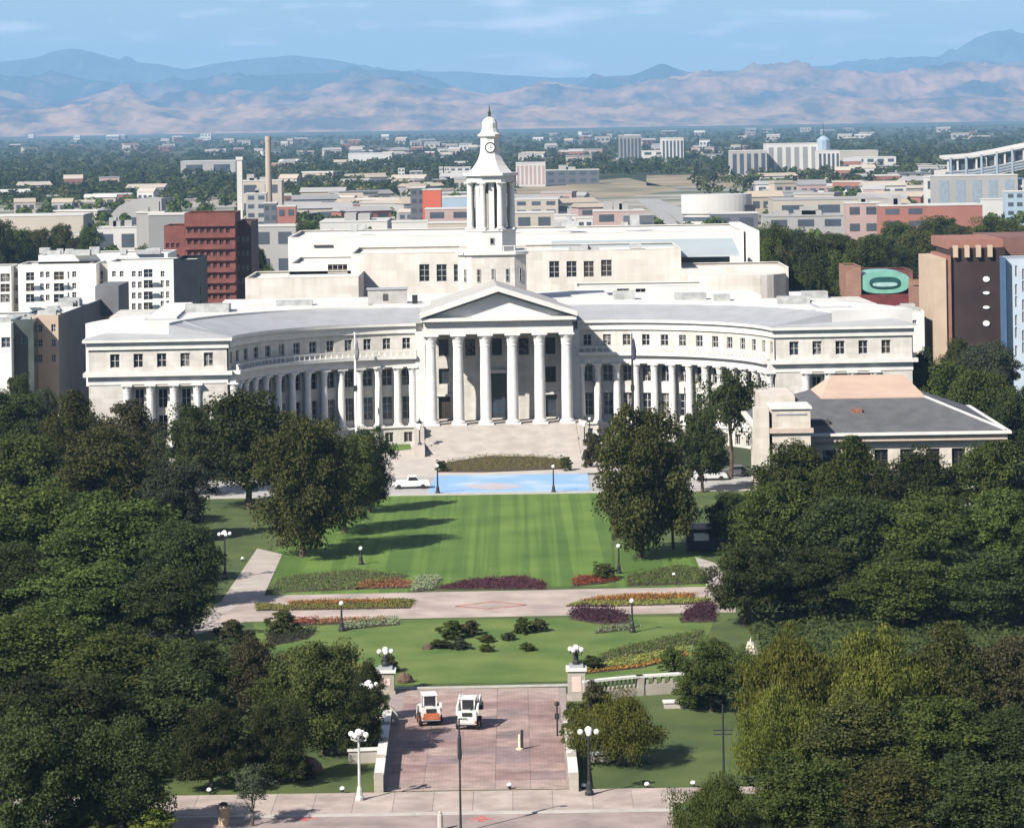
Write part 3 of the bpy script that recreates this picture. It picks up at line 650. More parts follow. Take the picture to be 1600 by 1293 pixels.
# ---- white apartment block at left
AP = thing('apartment_block', 'white apartment block with rows of dark balconies behind the left wing', 'apartments')
def cells(px_list, py_list, wpx, hpx): return [(x - wpx / 2, x + wpx / 2, y - hpx / 2, y + hpx / 2) for x in px_list for y in py_list]
W1 = cells([47], [432, 449, 466], 13, 13) + cells([92, 95], [], 1, 1) + cells([92], [431, 449, 466], 16, 13) + cells([65.5, 74.5], [429, 447.5, 465], 6, 9) + cells([116], [428.5, 446.5, 461], 6.5, 9) + cells([107], [430, 447, 463], 3, 11)
pb('wall', 28, 150, 413, 662, 14, M_WHITE, W1, parent=AP)
W2 = cells([157], [430, 446], 8, 14)
pb('wall', 138, 172, 412, 668, 10, mat('pale_grey_cladding', (.40, .385, .36), .8, .05), W2, parent=AP)
W3 = cells([175.5, 185, 194, 209, 218.5], [445, 462, 479, 495], 6, 10) + cells([231.5], [427, 444, 462, 479], 14, 13) + cells([253.5, 262], [443, 460.5, 475], 5, 10) + cells([178, 190, 209, 219, 254], [428], 6, 9)
pb('wall', 168, 271, 409, 655, 16, M_WHITE, W3, parent=AP)
pb('stair_tower', 271, 309, 406, 650, 20, mat('dark_slate_cladding', (.014, .017, .024), .6, .2, .3, spec=.2), parent=AP, right=[(2, 5, z, z + 1.7, 1, 1) for z in (6, 9, 12, 15)])
pb('wall', -60, 17, 417, 668, 10, M_WHITE, cells([8, -20], [434, 450, 466], 15, 13), parent=AP)
pb('wall', 16, 30, 417, 672, 10, mat('pale_grey_cladding', (.40, .385, .36)), cells([24], [429, 450, 470], 7, 9), parent=AP)
pb('roof_storey', 60, 262, 398, 676, 18, M_WHITE, parent=AP)
a = at(231, 432, 654.8)
for k, (px, py) in enumerate([(231.5, 434), (231.5, 451), (231.5, 469), (231.5, 486), (92, 438), (92, 456), (92, 473), (47, 439), (47, 456), (47, 473)]):
    a = at(px, py, 654 if px > 200 else 661); MB().box(a.x - 1.25, a.x + 1.25, a.y - .9, a.y, a.z - .12, a.z).build('balcony_slab', M_WHITE, AP)
units(AP, rngb, X_(20, 400, 670), X_(260, 400, 670), 672, 690, 23, 10, 1.6)

# ---- red brick office block
RB = thing('brick_office', 'red brick office block with banded storeys behind the white apartments', 'office block')
M_RB = stone_mat('red_brick', (.175, .060, .050), (.9, .35), .12, .85); M_RBD = stone_mat('dark_brick', (.10, .055, .055), (.9, .35), .12, .85)
RW = [(x - 3, x + 3, y, y + 7) for y in (357, 375, 393, 411, 428, 446, 460) for x in range(296, 366, 10)]
pb('wall', 288, 367, 333, 760, 16, M_RB, [w for w in RW], parent=RB, glass=mat('red_tinted_glass', (.07, .025, .022), .2, .2), frame=M_RBD)
pb('wall', 256, 288, 353, 764, 14, M_RB, [(x - 2.6, x + 2.6, y, y + 7) for y in (380, 398, 416) for x in (262, 270, 278)], parent=RB, glass=mat('red_tinted_glass', (.07, .025, .022)), frame=M_RBD)
pb('wing', 367, 392, 347, 766, 22, M_RBD, [(x - 2, x + 2, y, y + 8) for y in (370, 392, 414, 436) for x in (373, 380, 387)], parent=RB)
for y in (352, 370, 388, 406, 424, 441, 456):
    a, b_ = at(288, y, 759.7), at(367, y, 759.7); MB().box(a.x, b_.x, a.y - .35, a.y, a.z - .35, a.z + .35).build('brick_band', M_RB, RB)

# ---- grey gabled-side office at far left, glass fronted neighbour
OB = thing('tan_office', 'small tan office building with a long blank grey side wall', 'office building')
x0, x1 = X_(50, 500, 512), X_(91, 500, 512); zt = Z_(70, 492, 512)
tanm = mat('tan_plaster', (.40, .315, .24), .85, .06, .5)
wall(OB, 'wall', straight((x0, 512), (x1, 512))[0], 0, x1 - x0, 0, zt, [(a - x0, b_ - x0, Z_(60, q + 12, 512), Z_(60, q, 512), 1, 1) for q in (507, 530, 554) for a, b_ in ((X_(59, q, 512), X_(66, q, 512)), (X_(80, q, 512), X_(87, q, 512)))], tanm, .3)
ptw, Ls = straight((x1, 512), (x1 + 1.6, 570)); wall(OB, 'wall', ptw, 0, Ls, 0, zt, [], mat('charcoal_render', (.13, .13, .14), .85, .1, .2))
MB().prism([(x0, 512.2), (x1 - .2, 512.2), (x1 + 1.4, 570), (x0, 570)], zt - .5, zt - .2).build('roof', M_ROOFW, OB)
MB().box(x1 - .2, x1 + .35, 512, 513, zt, zt + .3).build('parapet_coping', tanm, OB)
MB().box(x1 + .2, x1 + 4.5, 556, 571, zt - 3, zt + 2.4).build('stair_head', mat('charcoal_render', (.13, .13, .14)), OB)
units(OB, rngb, x0 + .5, x1 - .5, 514, 555, zt - .2, 9, 1.4)
MB().box(x0 - .3, x0 + 6, 509.5, 511.99, 0, 3.2).build('entrance_canopy', M_WHITE, OB)
GB = thing('glass_office', 'dark green-grey curved glass office at the far left edge', 'office building')
M_GG = mat('green_grey_glass', (.06, .075, .07), .2, .25, .2, spec=.6)
pb('wall', -60, 17, 506, 505, 30, M_WHITE, [(2, 16, 527, 543)], parent=GB)
pb('glass_wall', 17, 52, 500, 507.5, 30, M_GG, [(30, 43, 527, 540)], parent=GB, glass=mat('teal_glass', (.12, .2, .18), .15, .2), frame=M_FRAMED)
units(GB, rngb, X_(-50, 500, 510), X_(45, 500, 510), 511, 530, 18.2, 9, 1.6)

# ---- civic pavilion at right with slate roof (in front of right wing)
MC = thing('civic_pavilion', 'low cream pavilion with broad grey hipped roof among the right trees', 'pavilion')
M_SL = mat('slate_grey_roof', (.095, .095, .098), .75, .14, .5, bump=.1, bscale=3); M_PEACH = mat('peach_roof_deck', (.45, .325, .25), .8, .06, .3)
M_CRM = stone_mat('cream_stone', (.56, .51, .45), (1.4, .7), .06, .9)
yF = 398.; e = lambda px, py, Y=yF: at(px, py, Y)
xl0, xr0 = e(1192, 650).x, e(1574, 674).x; ze = e(1380, 679).z
wall(MC, 'wall', straight((xl0 + 1, yF + 1), (xr0 - 1, yF + 1))[0], 0, xr0 - xl0 - 2, 0, ze - .8, [(3.5 + 3.4 * i, 5.3 + 3.4 * i, 3.2, ze - 2.0, 1, 2) for i in range(8)], M_CRM, .4, frame=M_FRAMED)
wall(MC, 'wall', straight((xl0 + 1, yF + 34), (xl0 + 1, yF + 1))[0], 0, 33, 0, ze - .8, [(3 + 4 * i, 4.8 + 4 * i, 3.2, ze - 2, 1, 2) for i in range(7)], M_CRM, .4, frame=M_FRAMED)
wall(MC, 'wall', straight((xr0 - 1, yF + 1), (xr0 - 1, yF + 34))[0], 0, 33, 0, ze - .8, [], M_CRM, .4)
MB().box(xl0, xr0, yF, yF + 35, ze - .85, ze - .05).build('cornice', mat('pale_cornice', (.44, .345, .29), .8, .08, 1), MC)
MB().box(xl0 - .5, xr0 + .5, yF - .5, yF + 35.5, ze - .05, ze + .3).build('gutter', M_STONE2, MC)
zr = ze + 3.6; b = MB(); o = .2; L0 = [(xl0 + o, yF + o), (xr0 - o, yF + o), (xr0 - o, yF + 35), (xl0 + o, yF + 35)]
L1 = [(xl0 + 9, yF + 13), (xr0 - 9.0, yF + 13), (xr0 - 9.0, yF + 28), (xl0 + 9, yF + 28)]
b.add([(*q, ze + .31) for q in L0] + [(*q, zr) for q in L1], [(0, 1, 5, 4), (1, 2, 6, 5), (2, 3, 7, 6), (3, 0, 4, 7), (3, 2, 1, 0)]); b.build('hipped_roof', M_SL, MC)
MB().add([(*L1[0], zr - .05), (*L1[1], zr - .05), (*L1[2], zr - .05), (*L1[3], zr - .05), (*L1[0], zr + .2), (*L1[1], zr + .2), (L1[2][0] - 1, L1[2][1], zr + 1.9), (L1[3][0] + 3, L1[3][1], zr + 1.9)], [(3, 2, 1, 0), (4, 5, 6, 7), (0, 1, 5, 4), (1, 2, 6, 5), (2, 3, 7, 6), (3, 0, 4, 7)]).build('roof_deck', M_PEACH, MC)
MB().tube((xr0 - o, yF + o, ze + .42), (*L1[1], zr + .12), .16).build('hip_ridge', M_STONE2, MC)
# entrance block on its left front
xa, xb = e(1203, 640).x, e(1262, 640).x; zt = e(1230, 635).z
wall(MC, 'entrance_wall', straight((xa, yF - 3.5), (xb, yF - 3.5))[0], 0, xb - xa, 0, zt, [(1.9, 3.2, 2.0, 5.2, 1, 1)], M_CRM, .4, frame=M_FRAMED)
MB().box(xa + .01, xb - .01, yF - 3.3, yF + 3, zt - 6, zt - .1).build('entrance_block', M_CRM, MC)
MB().box(xa - .35, xb + .35, yF - 3.9, yF + 3.2, zt - 3.1, zt - 2.5).build('string_course', mat('pale_cornice', (.44, .345, .29)), MC)
MB().box(xa - .2, xb + .2, yF - 3.75, yF + 3.2, zt, zt + .3).build('parapet_coping', M_STONE2, MC)
MB().box(xa + .5, xb - .5, yF - 3.6, yF - 3.51, zt - .75, zt - .55).build('string_course', M_ROOFG, MC)
MB().box(xl0 - 1.1, xa - .4, yF - 3.2, yF + 3, 0, zt - .2).build('corner_pier', M_CRM, MC)
MB().box(xb + .1, xb + 3.2, yF + 3.2, yF + 4.6, ze + .6, ze + 1.7).build('roof_hatch', M_FRAMED, MC)
a = e(1338, 632, yF + 8); MB().box(a.x - .7, a.x + .7, yF + 7.4, yF + 8.8, ze + 1.6, ze + 2.7).build('roof_vent', mat('rusty_metal', (.2, .09, .06), .8, .3, 2), MC)
# cream block behind its left corner
xa, xb = X_(1188, 622, 420), X_(1240, 622, 420); MB().box(xa, xb, 418, 432, 0, Z_(1210, 617, 420)).build('building_block', M_CRM, MC)

# ---- right edge: tall brown block, pale blue block, teal-signed hall
BB = thing('brown_block', 'tall dark brown block with three round portholes and cream edge', 'apartment block')
M_BRN = mat('dark_brown_panels', (.035, .022, .020), .6, .25, .2); M_TERR = mat('terracotta', (.25, .12, .09), .85, .1, .5)
x0, x1, zt = pb('dark_wall', 1486, 1570, 388, 560, 20, M_BRN, parent=BB)
MB().box(X_(1459, 410, 559), X_(1478, 410, 559), 559, 580, 0, Z_(1468, 404, 559)).build('cream_wall', mat('cream_panel', (.44, .335, .25), .8, .06, .4), BB)
MB().box(X_(1478, 410, 559.4), X_(1486, 410, 559.4) - .02, 559.4, 580, 0, Z_(1480, 400, 559)).build('terracotta_wall', M_TERR, BB)
MB().box(X_(1480, 380, 563), X_(1566, 380, 563), 562, 585, zt - .2, Z_(1520, 374, 563)).build('roof_storey', M_TERR, BB)
for k in range(4):
    px = 1490 + 18 * k; MB().box(X_(px, 384, 559), X_(px + 7, 384, 559), 559.2, 560.5, zt - 1.6, zt + .6).build('roof_pier', mat('cream_panel', (.44, .335, .25)), BB)
MB().box(X_(1557, 385, 566), X_(1640, 385, 566), 572, 595, 0, Z_(1590, 372, 566)).build('upper_storey', mat('dark_terracotta', (.16, .085, .07), .85, .1, .5), BB)
for k, py in enumerate((436, 457.5, 480, 505)):
    a = at(1541, py, 559.9); mb = MB(); seg = 16
    mb.add([(a.x + .62 * math.cos(2 * math.pi * i / seg), yy, a.z + (.5 if k in (0, 3) else .27) * math.sin(2 * math.pi * i / seg)) for yy in (559.75, 560.1) for i in range(seg)],
           [tuple(range(seg)), tuple(range(2 * seg - 1, seg - 1, -1))] + [(i, seg + i, seg + (i + 1) % seg, (i + 1) % seg) for i in range(seg)])
    mb.build('porthole', M_GLOBE, BB)
MB().box(x0 - 3, x1 + 3, 556, 561, 0, 5.2).build('podium', mat('dark_stone', (.06, .05, .045), .8, .2), BB)
LB = thing('pale_blue_block', 'pale blue clad tower block at the right edge of the view', 'tower block')
M_LB = mat('pale_blue_cladding', (.40, .46, .53), .6, .05, .2)
pb('wall', 1572, 1700, 403, 545, 7, M_LB, [(1586 + 11 * (i % 3), 1588 + 11 * (i % 3) + 1.5, 415 + 24 * (i // 3) + 5 * (i % 2), 432 + 24 * (i // 3) + 5 * (i % 2)) for i in range(18)], parent=LB)
MB().box(X_(1570, 570, 544), X_(1573.5, 570, 544), 543.6, 548, 0, Z_(1570, 402, 544)).build('edge_fin', mat('deep_blue_metal', (.06, .12, .22), .4, .1), LB)
TH = thing('teal_fronted_hall', 'small brick hall with oval teal and dark red front behind the right wing', 'hall')
M_BRK2 = stone_mat('orange_brick', (.30, .17, .125), (1, .4), .1, .88)
pb('wall', 1322, 1345, 417, 640, 14, M_BRK2, parent=TH); pb('wall', 1420, 1450, 437, 640, 14, M_BRK2, parent=TH)
pb('wall', 1330, 1426, 424, 652, 14, mat('dark_red_brick', (.14, .055, .05), .8, .2), parent=TH)
a, b_ = at(1343, 440, 641), at(1421, 440, 641); cx_, hw_ = (a.x + b_.x) / 2, (b_.x - a.x) / 2
def oval(nm, rx, rz, cz, y0, y1, m, seg=28, pw=.75):
    f = lambda t: (math.copysign(abs(math.cos(t)) ** pw, math.cos(t)) * rx + cx_, math.copysign(abs(math.sin(t)) ** pw, math.sin(t)) * rz + cz)
    ps = [f(2 * math.pi * i / seg) for i in range(seg)]
    MB().add([(x, yy, z) for yy in (y0, y1) for x, z in ps], [tuple(range(seg)), tuple(range(2 * seg - 1, seg - 1, -1))] + [(i, seg + i, seg + (i + 1) % seg, (i + 1) % seg) for i in range(seg)]).build(nm, m, TH)
cz = Z_(1382, 441, 641)
oval('teal_panel', hw_, 2.35, cz, 640.4, 651.9, mat('teal_enamel', (.16, .36, .29), .4, .1, .5)); oval('dark_oval', hw_ * .62, 1.25, cz - .05, 640.2, 640.39, mat('dark_teal', (.02, .07, .07), .3, .2)); oval('inner_oval', hw_ * .5, .45, cz - .4, 640.1, 640.19, mat('pale_teal', (.30, .45, .42), .4, .1))
MB().box(a.x, b_.x, 639.9, 651.9, cz - 6.5, cz - 2.5).build('dark_red_front', mat('dark_red_front', (.13, .03, .03), .6, .2), TH)
MB().box(a.x + .5, b_.x - .5, 639.6, 640, 0, cz - 6.5).build('shopfront', M_GLASS, TH)
pb('wall', 1436, 1462, 452, 600, 16, M_BRK2, [(1452, 1456, 470, 482)], parent=TH)
PX = thing('roof_terrace_house', 'cream low building with cluttered roof beside the brown block', 'building')
pb('wall', 1400, 1444, 487, 560, 12, mat('pale_cream_render', (.64, .61, .565)), [(1412, 1418, 500, 510), (1426, 1432, 500, 510)], parent=PX)
units(PX, rngb, X_(1402, 480, 562), X_(1442, 480, 562), 561, 571, Z_(1420, 491, 560), 5, 1.5)

# ================================================================ FAR CITY
FARM = {k: mat('far_' + k, c, .85, .06, .05) for k, c in dict(white=(.46, .445, .42), cream=(.36, .32, .27), grey=(.20, .20, .20), dark=(.10, .105, .12), brick=(.26, .11, .085), tan=(.34, .285, .225),
        orange=(.44, .10, .055), blue=(.26, .33, .39), pink=(.34, .245, .225), mid=(.29, .28, .27)).items()}
FG = mat('far_window_glass', (.06, .07, .085), .25, .2, .1, spec=.5)
def far_building(label, name, cat, px0, px1, pyt, pyb, c, rows=0, d=None, bands=True, vert=False, roofc='white', group=None, pent=0, Y=None, wc=None):
    Y = Y or G((px0 + px1) / 2, pyb).y; x0, x1 = X_(px0, pyt, Y), X_(px1, pyt, Y); zt = max(2.5, Z_((px0 + px1) / 2, pyt, Y)); d = d or max(8, .7 * (x1 - x0))
    o = thing(name, label, cat, ((x0 + x1) / 2, Y, 0), 0, group); w = (x1 - x0) / 2
    MB().box(-w, w, 0, d, 0, zt).build('wall', FARM[c], o); MB().box(-w - .2, w + .2, -.2, d + .2, zt, zt + .5).build('roof', FARM[roofc], o)
    if rows:
        if vert:
            n = rows; st = 2 * w / n
            for i in range(n): MB().box(-w + st * (i + .22), -w + st * (i + .78), -.12, .2, zt * .08, zt * .9).build('window_strip', wc or FG, o)
        else:
            st = zt / rows
            for r in range(rows):
                n = max(2, int(2 * w / max(4.5, st * 1.4))); n = min(n, 10)
                for i in range(n):
                    sx_ = 2 * w / n; MB().box(-w + sx_ * (i + .2), -w + sx_ * (i + .8), -.12, .2, st * (r + .35), st * (r + .8)).build('window', wc or FG, o)
            for r in range(rows):
                MB().box(w - .2, w + .1, 1, d - 1, st * (r + .35), st * (r + .8)).build('window_band', wc or FG, o)
    rr = random.Random(int(px0 * 7 + pyt))
    for i in range(pent):
        a = rr.uniform(-w * .8, w * .4); MB().box(a, a + w * .35, d * .2, d * .6, zt + .5, zt + rr.uniform(1.5, 4)).build('rooftop_unit', FARM['mid'], o)
    return o
F = far_building
F('white flat-roofed shed left of the red brick office', 'shed', 'shed', 213, 256, 333, 392, 'mid', 0, Y=900, pent=2)
F('dark grey ribbed hall just left of the red brick office', 'hall_building', 'hall', 232, 290, 336, 380, 'grey', 0, Y=860)
hg = thing('domed_hangar', 'grey rounded-roof hangar among trees at far left', 'hangar', tuple(G(178, 352)))
b = MB(); x0, x1 = X_(138, 320, 1480) - G(178, 352).x, X_(221, 320, 1480) - G(178, 352).x; prof = [(x0, 6), (x0 + 4, 10), (x0 + 10, 12.6), (x1 - 6, 14), (x1, 13.5), (x1, 0), (x0 + 3, 0)]
b.add([(x, 0, z) for x, z in prof] + [(x, 18, z) for x, z in prof], [tuple(range(6, -1, -1)), tuple(range(7, 14))] + [(i, (i + 1) % 7, 7 + (i + 1) % 7, 7 + i) for i in range(7)]); b.build('shell', FARM['mid'], hg)
MB().box(x0 + 6, x1 - 2, -.3, 0, .5, 4).build('window_band', FG, hg)
F('long cream low wall-like building at the left edge', 'low_building', 'building', -40, 130, 338, 352, 'cream', 0, Y=1350, d=30)
F('white jumbled roofs left of the dark hall', 'low_building', 'building', 150, 216, 356, 378, 'white', 1, Y=1180, pent=3)
F('white low warehouse under the trees at left', 'warehouse', 'warehouse', 66, 152, 368, 385, 'white', 1, Y=1120, pent=2)
F('pale long roof in the trees left of the white pylon', 'warehouse', 'warehouse', 282, 368, 252, 262, 'mid', 1, Y=2900, d=40)
# pylon and chimney with the plant between them
py_ = thing('white_pylon', 'slender white concrete pylon left of the tan chimney', 'pylon', (X_(375, 300, 1150), 1150, 0))
zt = Z_(373, 245, 1150); MB().prism([(-1.0, -1), (1.0, -1), (1.0, 1), (-1.0, 1)], 0, zt).build('shaft', FARM['white'], py_); MB().box(-1.3, 1.3, -1.3, 1.3, zt - 1.2, zt).build('cap', FARM['white'], py_)
ch = thing('chimney', 'tall tan brick chimney of the heating plant', 'chimney', (X_(420, 300, 1500), 1500, 0)); zt = Z_(419, 213, 1500)
MB().lathe([(1.9, 0), (1.35, zt - 2), (1.5, zt - 2), (1.5, zt)], 14).build('stack', FARM['tan'], ch); MB().box(-2.6, 2.6, -.15, .15, zt - 10, zt - 9.6).build('platform', M_IRON, ch)
F('stepped pale heating plant at the chimney foot', 'heating_plant', 'plant', 384, 416, 303, 352, 'mid', 4, Y=1480, pent=2)
F('white round-topped plant hall behind the chimney', 'heating_plant', 'plant', 374, 440, 283, 330, 'cream', 2, Y=1650, pent=3)
F('dark blue-grey block right of the chimney foot', 'office_block', 'building', 412, 432, 318, 352, 'dark', 3, Y=1420)
F('small red brick building right of the chimney', 'brick_building', 'building', 433, 462, 323, 352, 'brick', 2, Y=1400)
F('white arched viaduct-like hall right of the brick office', 'hall_building', 'hall', 393, 462, 354, 384, 'mid', 2, Y=1000, d=12)
F('long white roof above the courthouse left end', 'warehouse', 'warehouse', 500, 605, 347, 366, 'white', 0, Y=1300, d=40, pent=2)
F('pinkish brick row behind the courthouse left half', 'row_building', 'building', 503, 550, 308, 330, 'pink', 0, Y=1800, vert=False)
F('cream warehouse row in the middle distance left of the tower', 'row_building', 'building', 555, 645, 312, 335, 'tan', 2, Y=1700)
F('dark glass box beside the orange cube', 'office_block', 'building', 641, 664, 294, 332, 'dark', 4, Y=1500, d=14)
F('bright orange cube building left of the clock tower', 'orange_cube', 'building', 660, 689, 297, 327, 'orange', 0, Y=1495, d=16)
F('pale blue-grey metal shed between orange cube and tower', 'shed', 'shed', 688, 739, 309, 330, 'blue', 0, Y=1560, d=25)
F('brick row with arched windows under the blue-grey shed', 'row_building', 'building', 664, 738, 327, 348, 'pink', 2, Y=1350)
F('white low block with dark doors left of tower foot', 'row_building', 'building', 612, 668, 347, 366, 'white', 1, Y=1150)
F('cream arcade block at the tower foot', 'row_building', 'building', 668, 740, 349, 368, 'cream', 1, Y=1120)
F('white bubble roof in the far left-centre trees', 'domed_hall', 'hall', 544, 612, 240, 252, 'white', 0, Y=3600, d=60)
for k, (a, b_, tp) in enumerate(((622, 632, 264), (640, 660, 268), (686, 692, 262), (694, 702, 262), (702, 735, 262))):
    F('pale tower block %s of the row left of the clock stage' % ('first', 'second', 'third', 'fourth', 'fifth and widest')[k].split(' and')[0] if k < 4 else 'wide pale tower block nearest the clock stage on its left', 'tower_block', 'tower block', a, b_, tp, 288, 'white' if k != 1 else 'grey', 4, d=15)
F('columned pale pavilion right of the clock tower', 'columned_building', 'building', 806, 852, 255, 287, 'white', 7, vert=True, d=30, Y=2300, wc=FARM['pink'])
F('long dark slate building right of the columned pavilion', 'slate_building', 'building', 852, 936, 266, 288, 'dark', 2, Y=2350, d=20, pent=2)
F('low white arcade right of the tower', 'arcade_building', 'building', 803, 872, 312, 335, 'cream', 2, Y=1600)
F('white blocky flats right of the tower foot', 'flats', 'flats', 866, 900, 337, 360, 'white', 2, Y=1150, pent=1)
F('small white flats beside the pinkish depot', 'flats', 'flats', 902, 926, 341, 360, 'white', 2, Y=1140)
F('tan low house row right at the tower foot', 'row_building', 'building', 803, 866, 333, 362, 'cream', 2, Y=1180)
F('pinkish depot with dark loading bays', 'depot', 'depot', 928, 1006, 330, 356, 'pink', 2, Y=1250, pent=3)
F('dark hall with broad grey roof below the freeway ramps', 'hall_building', 'hall', 975, 1022, 337, 356, 'dark', 1, Y=1190, roofc='mid')
F('tall grey slab tower on the plain right of centre', 'slab_tower', 'tower block', 968, 1002, 212, 256, 'grey', 6, vert=True, d=40)
F('white finned slab tower right of the grey slab', 'slab_tower', 'tower block', 1034, 1068, 216, 254, 'white', 6, vert=True, d=40)
F('low white terraces joining the two slab towers', 'terrace_building', 'flats', 1003, 1040, 236, 254, 'white', 2, d=30)
# drum building
dr = thing('drum_building', 'broad white drum-shaped hall right of the freeway ramps', 'hall', (X_(1124, 320, 1420), 1440, 0)); zt = Z_(1124, 305, 1420); rr = (X_(1180, 320, 1420) - X_(1068, 320, 1420)) / 2
MB().lathe([(rr * .94, 0), (rr * .94, zt - 9.5), (rr, zt - 9), (rr, zt)], 40, (0, 0, 0), 0, 1, .6).build('drum', FARM['white'], dr)
MB().lathe([(rr * .955, 2), (rr * .955, zt - 10.5)], 40, (0, 0, 0), 0, 1, .6).build('glazing_ring', FG, dr); MB().box(rr * .75, rr * 1.05, -rr * .62, -rr * .5, zt - 13, zt - 5).build('fire_stair', M_IRON, dr)
F('dark blue-grey podium under the white drum', 'podium_building', 'building', 1112, 1184, 334, 354, 'dark', 1, Y=1330)
# aquarium-like hall with tall windows
F('pale long hall with tall window bays and flat roof', 'windowed_hall', 'hall', 1198, 1278, 225, 274, 'white', 6, vert=True, d=35, roofc='white', wc=FARM['grey'])
F('lower pale wing with curved white corner', 'windowed_hall', 'hall', 1142, 1198, 236, 276, 'mid', 5, vert=True, d=30)
F('white pillared end of the long hall', 'windowed_hall', 'hall', 1278, 1312, 236, 274, 'white', 5, vert=True, d=25)
F('pale cream vaulted hall behind the pillared end', 'vaulted_hall', 'hall', 1312, 1372, 236, 262, 'cream', 0, d=40)
F('white low sheds right of the vaulted hall', 'shed', 'shed', 1336, 1400, 246, 268, 'white', 2, d=30)
gt = thing('glass_turret', 'pale blue glass turret with mast above the long hall', 'turret', (X_(1287, 240, 2900), 2900, 0)); zt = Z_(1287, 212, 2900)
MB().lathe([(6.5, 0), (6.5, zt - 4), (3, zt - 1), (.5, zt)], 10).build('turret', FARM['blue'], gt); MB().tube((0, 0, zt), (0, 0, zt + 12), .35, .15).build('mast', M_IRON, gt)
# stadium-like glazed building at right edge
ST = thing('stadium', 'white stadium with sweeping roof at the right edge of the far city', 'stadium', (X_(1540, 300, 1650), 1650, 0))
xs_ = [X_(1476, 300, 1650), X_(1520, 300, 1650), X_(1560, 300, 1650), X_(1610, 300, 1650), X_(1680, 300, 1650)]; xs_ = [x - X_(1540, 300, 1650) for x in xs_]
zz = [Z_(1478, 246, 1650), Z_(1520, 243, 1650), Z_(1560, 236, 1650), Z_(1600, 226, 1650), Z_(1680, 214, 1650)]
b = MB(); vs = []
for x, z in zip(xs_, zz): vs += [(x, -2, z - 1.2), (x, 18, z - .6), (x, 18, z + .9), (x, -2, z)]
fs = [(4 * i + k, 4 * i + (k + 1) % 4, 4 * i + 4 + (k + 1) % 4, 4 * i + 4 + k)[::-1] for i in range(4) for k in range(4)] + [(0, 1, 2, 3), (19, 18, 17, 16)]
b.add(vs, fs).build('sweeping_roof', FARM['white'], ST)
for i in range(14):
    f = i / 13; x = xs_[0] + 2 + (xs_[-1] - xs_[0] - 4) * f; z = np.interp(x, xs_, zz)
    MB().box(x - .45, x + .45, -1, .2, z - 7.5, z - 1.4).build('roof_strut', FARM['white'], ST)
    if i < 13: MB().box(x + .8, x + (xs_[-1] - xs_[0]) / 13 - .8, .8, 1.2, z - 7, z - 1.8).build('window', FG, ST)
b = MB(); vs = []
for x, z in zip(xs_, zz): vs += [(x, -3, z - 12.5), (x, 40, z - 12.5), (x, 40, z - 7.6), (x, -3, z - 7.6)]
b.add(vs, fs).build('concourse', FARM['white'], ST)
for q in range(3):
    b = MB(); vs = []
    for x, z in zip(xs_, zz): vs += [(x, -3.4, z - 11.6 + 1.5 * q), (x, -3.02, z - 11.6 + 1.5 * q), (x, -3.02, z - 10.9 + 1.5 * q), (x, -3.4, z - 10.9 + 1.5 * q)]
    b.add(vs, fs).build('deck_rail', mat('blue_grey_steel', (.16, .20, .25), .5, .1), ST)
for q in range(9):
    x = xs_[0] + 3 + (xs_[-1] - xs_[0] - 4) * q / 8; MB().box(x - .5, x + .5, -3.6, -2.6, 0, np.interp(x, xs_, zz)).build('steel_mast', FARM['blue'], ST)
w0, w1 = xs_[0] + 3, xs_[-1]
MB().box(w0, w1, 2, 40, 0, min(zz) - 12.5).build('glazed_hall', mat('blue_curtain_wall', (.08, .12, .17), .2, .2, .1, spec=.6), ST)
for i in range(12): MB().box(w0 + (w1 - w0) * i / 12, w0 + (w1 - w0) * i / 12 + .8, 1.5, 2, 0, min(zz) - 12.5).build('mullion', FARM['white'], ST)
for k, zf in enumerate((.35, .68)): MB().box(w0, w1, 1.3, 2, (min(zz) - 12.5) * zf, (min(zz) - 12.5) * zf + 1.5).build('floor_band', FARM['white'], ST)
F('pale blue-grey hall with large panes below the stadium', 'glazed_hall', 'hall', 1462, 1590, 275, 318, 'mid', 5, vert=True, Y=1500, d=20, wc=mat('blue_grey_pane', (.22, .26, .30), .3, .1))
F('white low block with dark windows left of the stadium', 'low_building', 'building', 1446, 1478, 277, 312, 'white', 2, Y=1560)
F('bright blue glazed kiosk tower at right edge', 'glazed_tower', 'building', 1572, 1600, 300, 335, 'blue', 4, Y=1360, d=10)
F('white boat-like low block beneath the stadium', 'low_building', 'building', 1536, 1571, 312, 330, 'white', 0, Y=1400)
F('orange-red brick hall in the trees at right', 'brick_building', 'building', 1376, 1448, 322, 372, 'brick', 4, Y=1100, pent=2)
F('dark red low brick roof right of the orange-red hall', 'brick_building', 'building', 1440, 1535, 321, 350, 'brick', 0, Y=1160)
F('pale pink brick box with green sign band', 'brick_building', 'building', 1322, 1374, 318, 364, 'pink', 3, Y=1120, pent=2)
F('long grey roofed depot right of the drum', 'depot', 'depot', 1196, 1322, 338, 358, 'mid', 2, Y=1180, roofc='mid', pent=4)
F('grey concrete deck with car park openings', 'depot', 'depot', 1210, 1380, 312, 330, 'cream', 1, Y=1420, roofc='mid')
F('long pale terrace wall on the hillside right of centre', 'terrace_building', 'building', 1250, 1446, 290, 300, 'tan', 1, Y=1950)
F('long cream roof line below the pale hall', 'terrace_building', 'building', 1290, 1440, 270, 281, 'cream', 1, Y=2400)
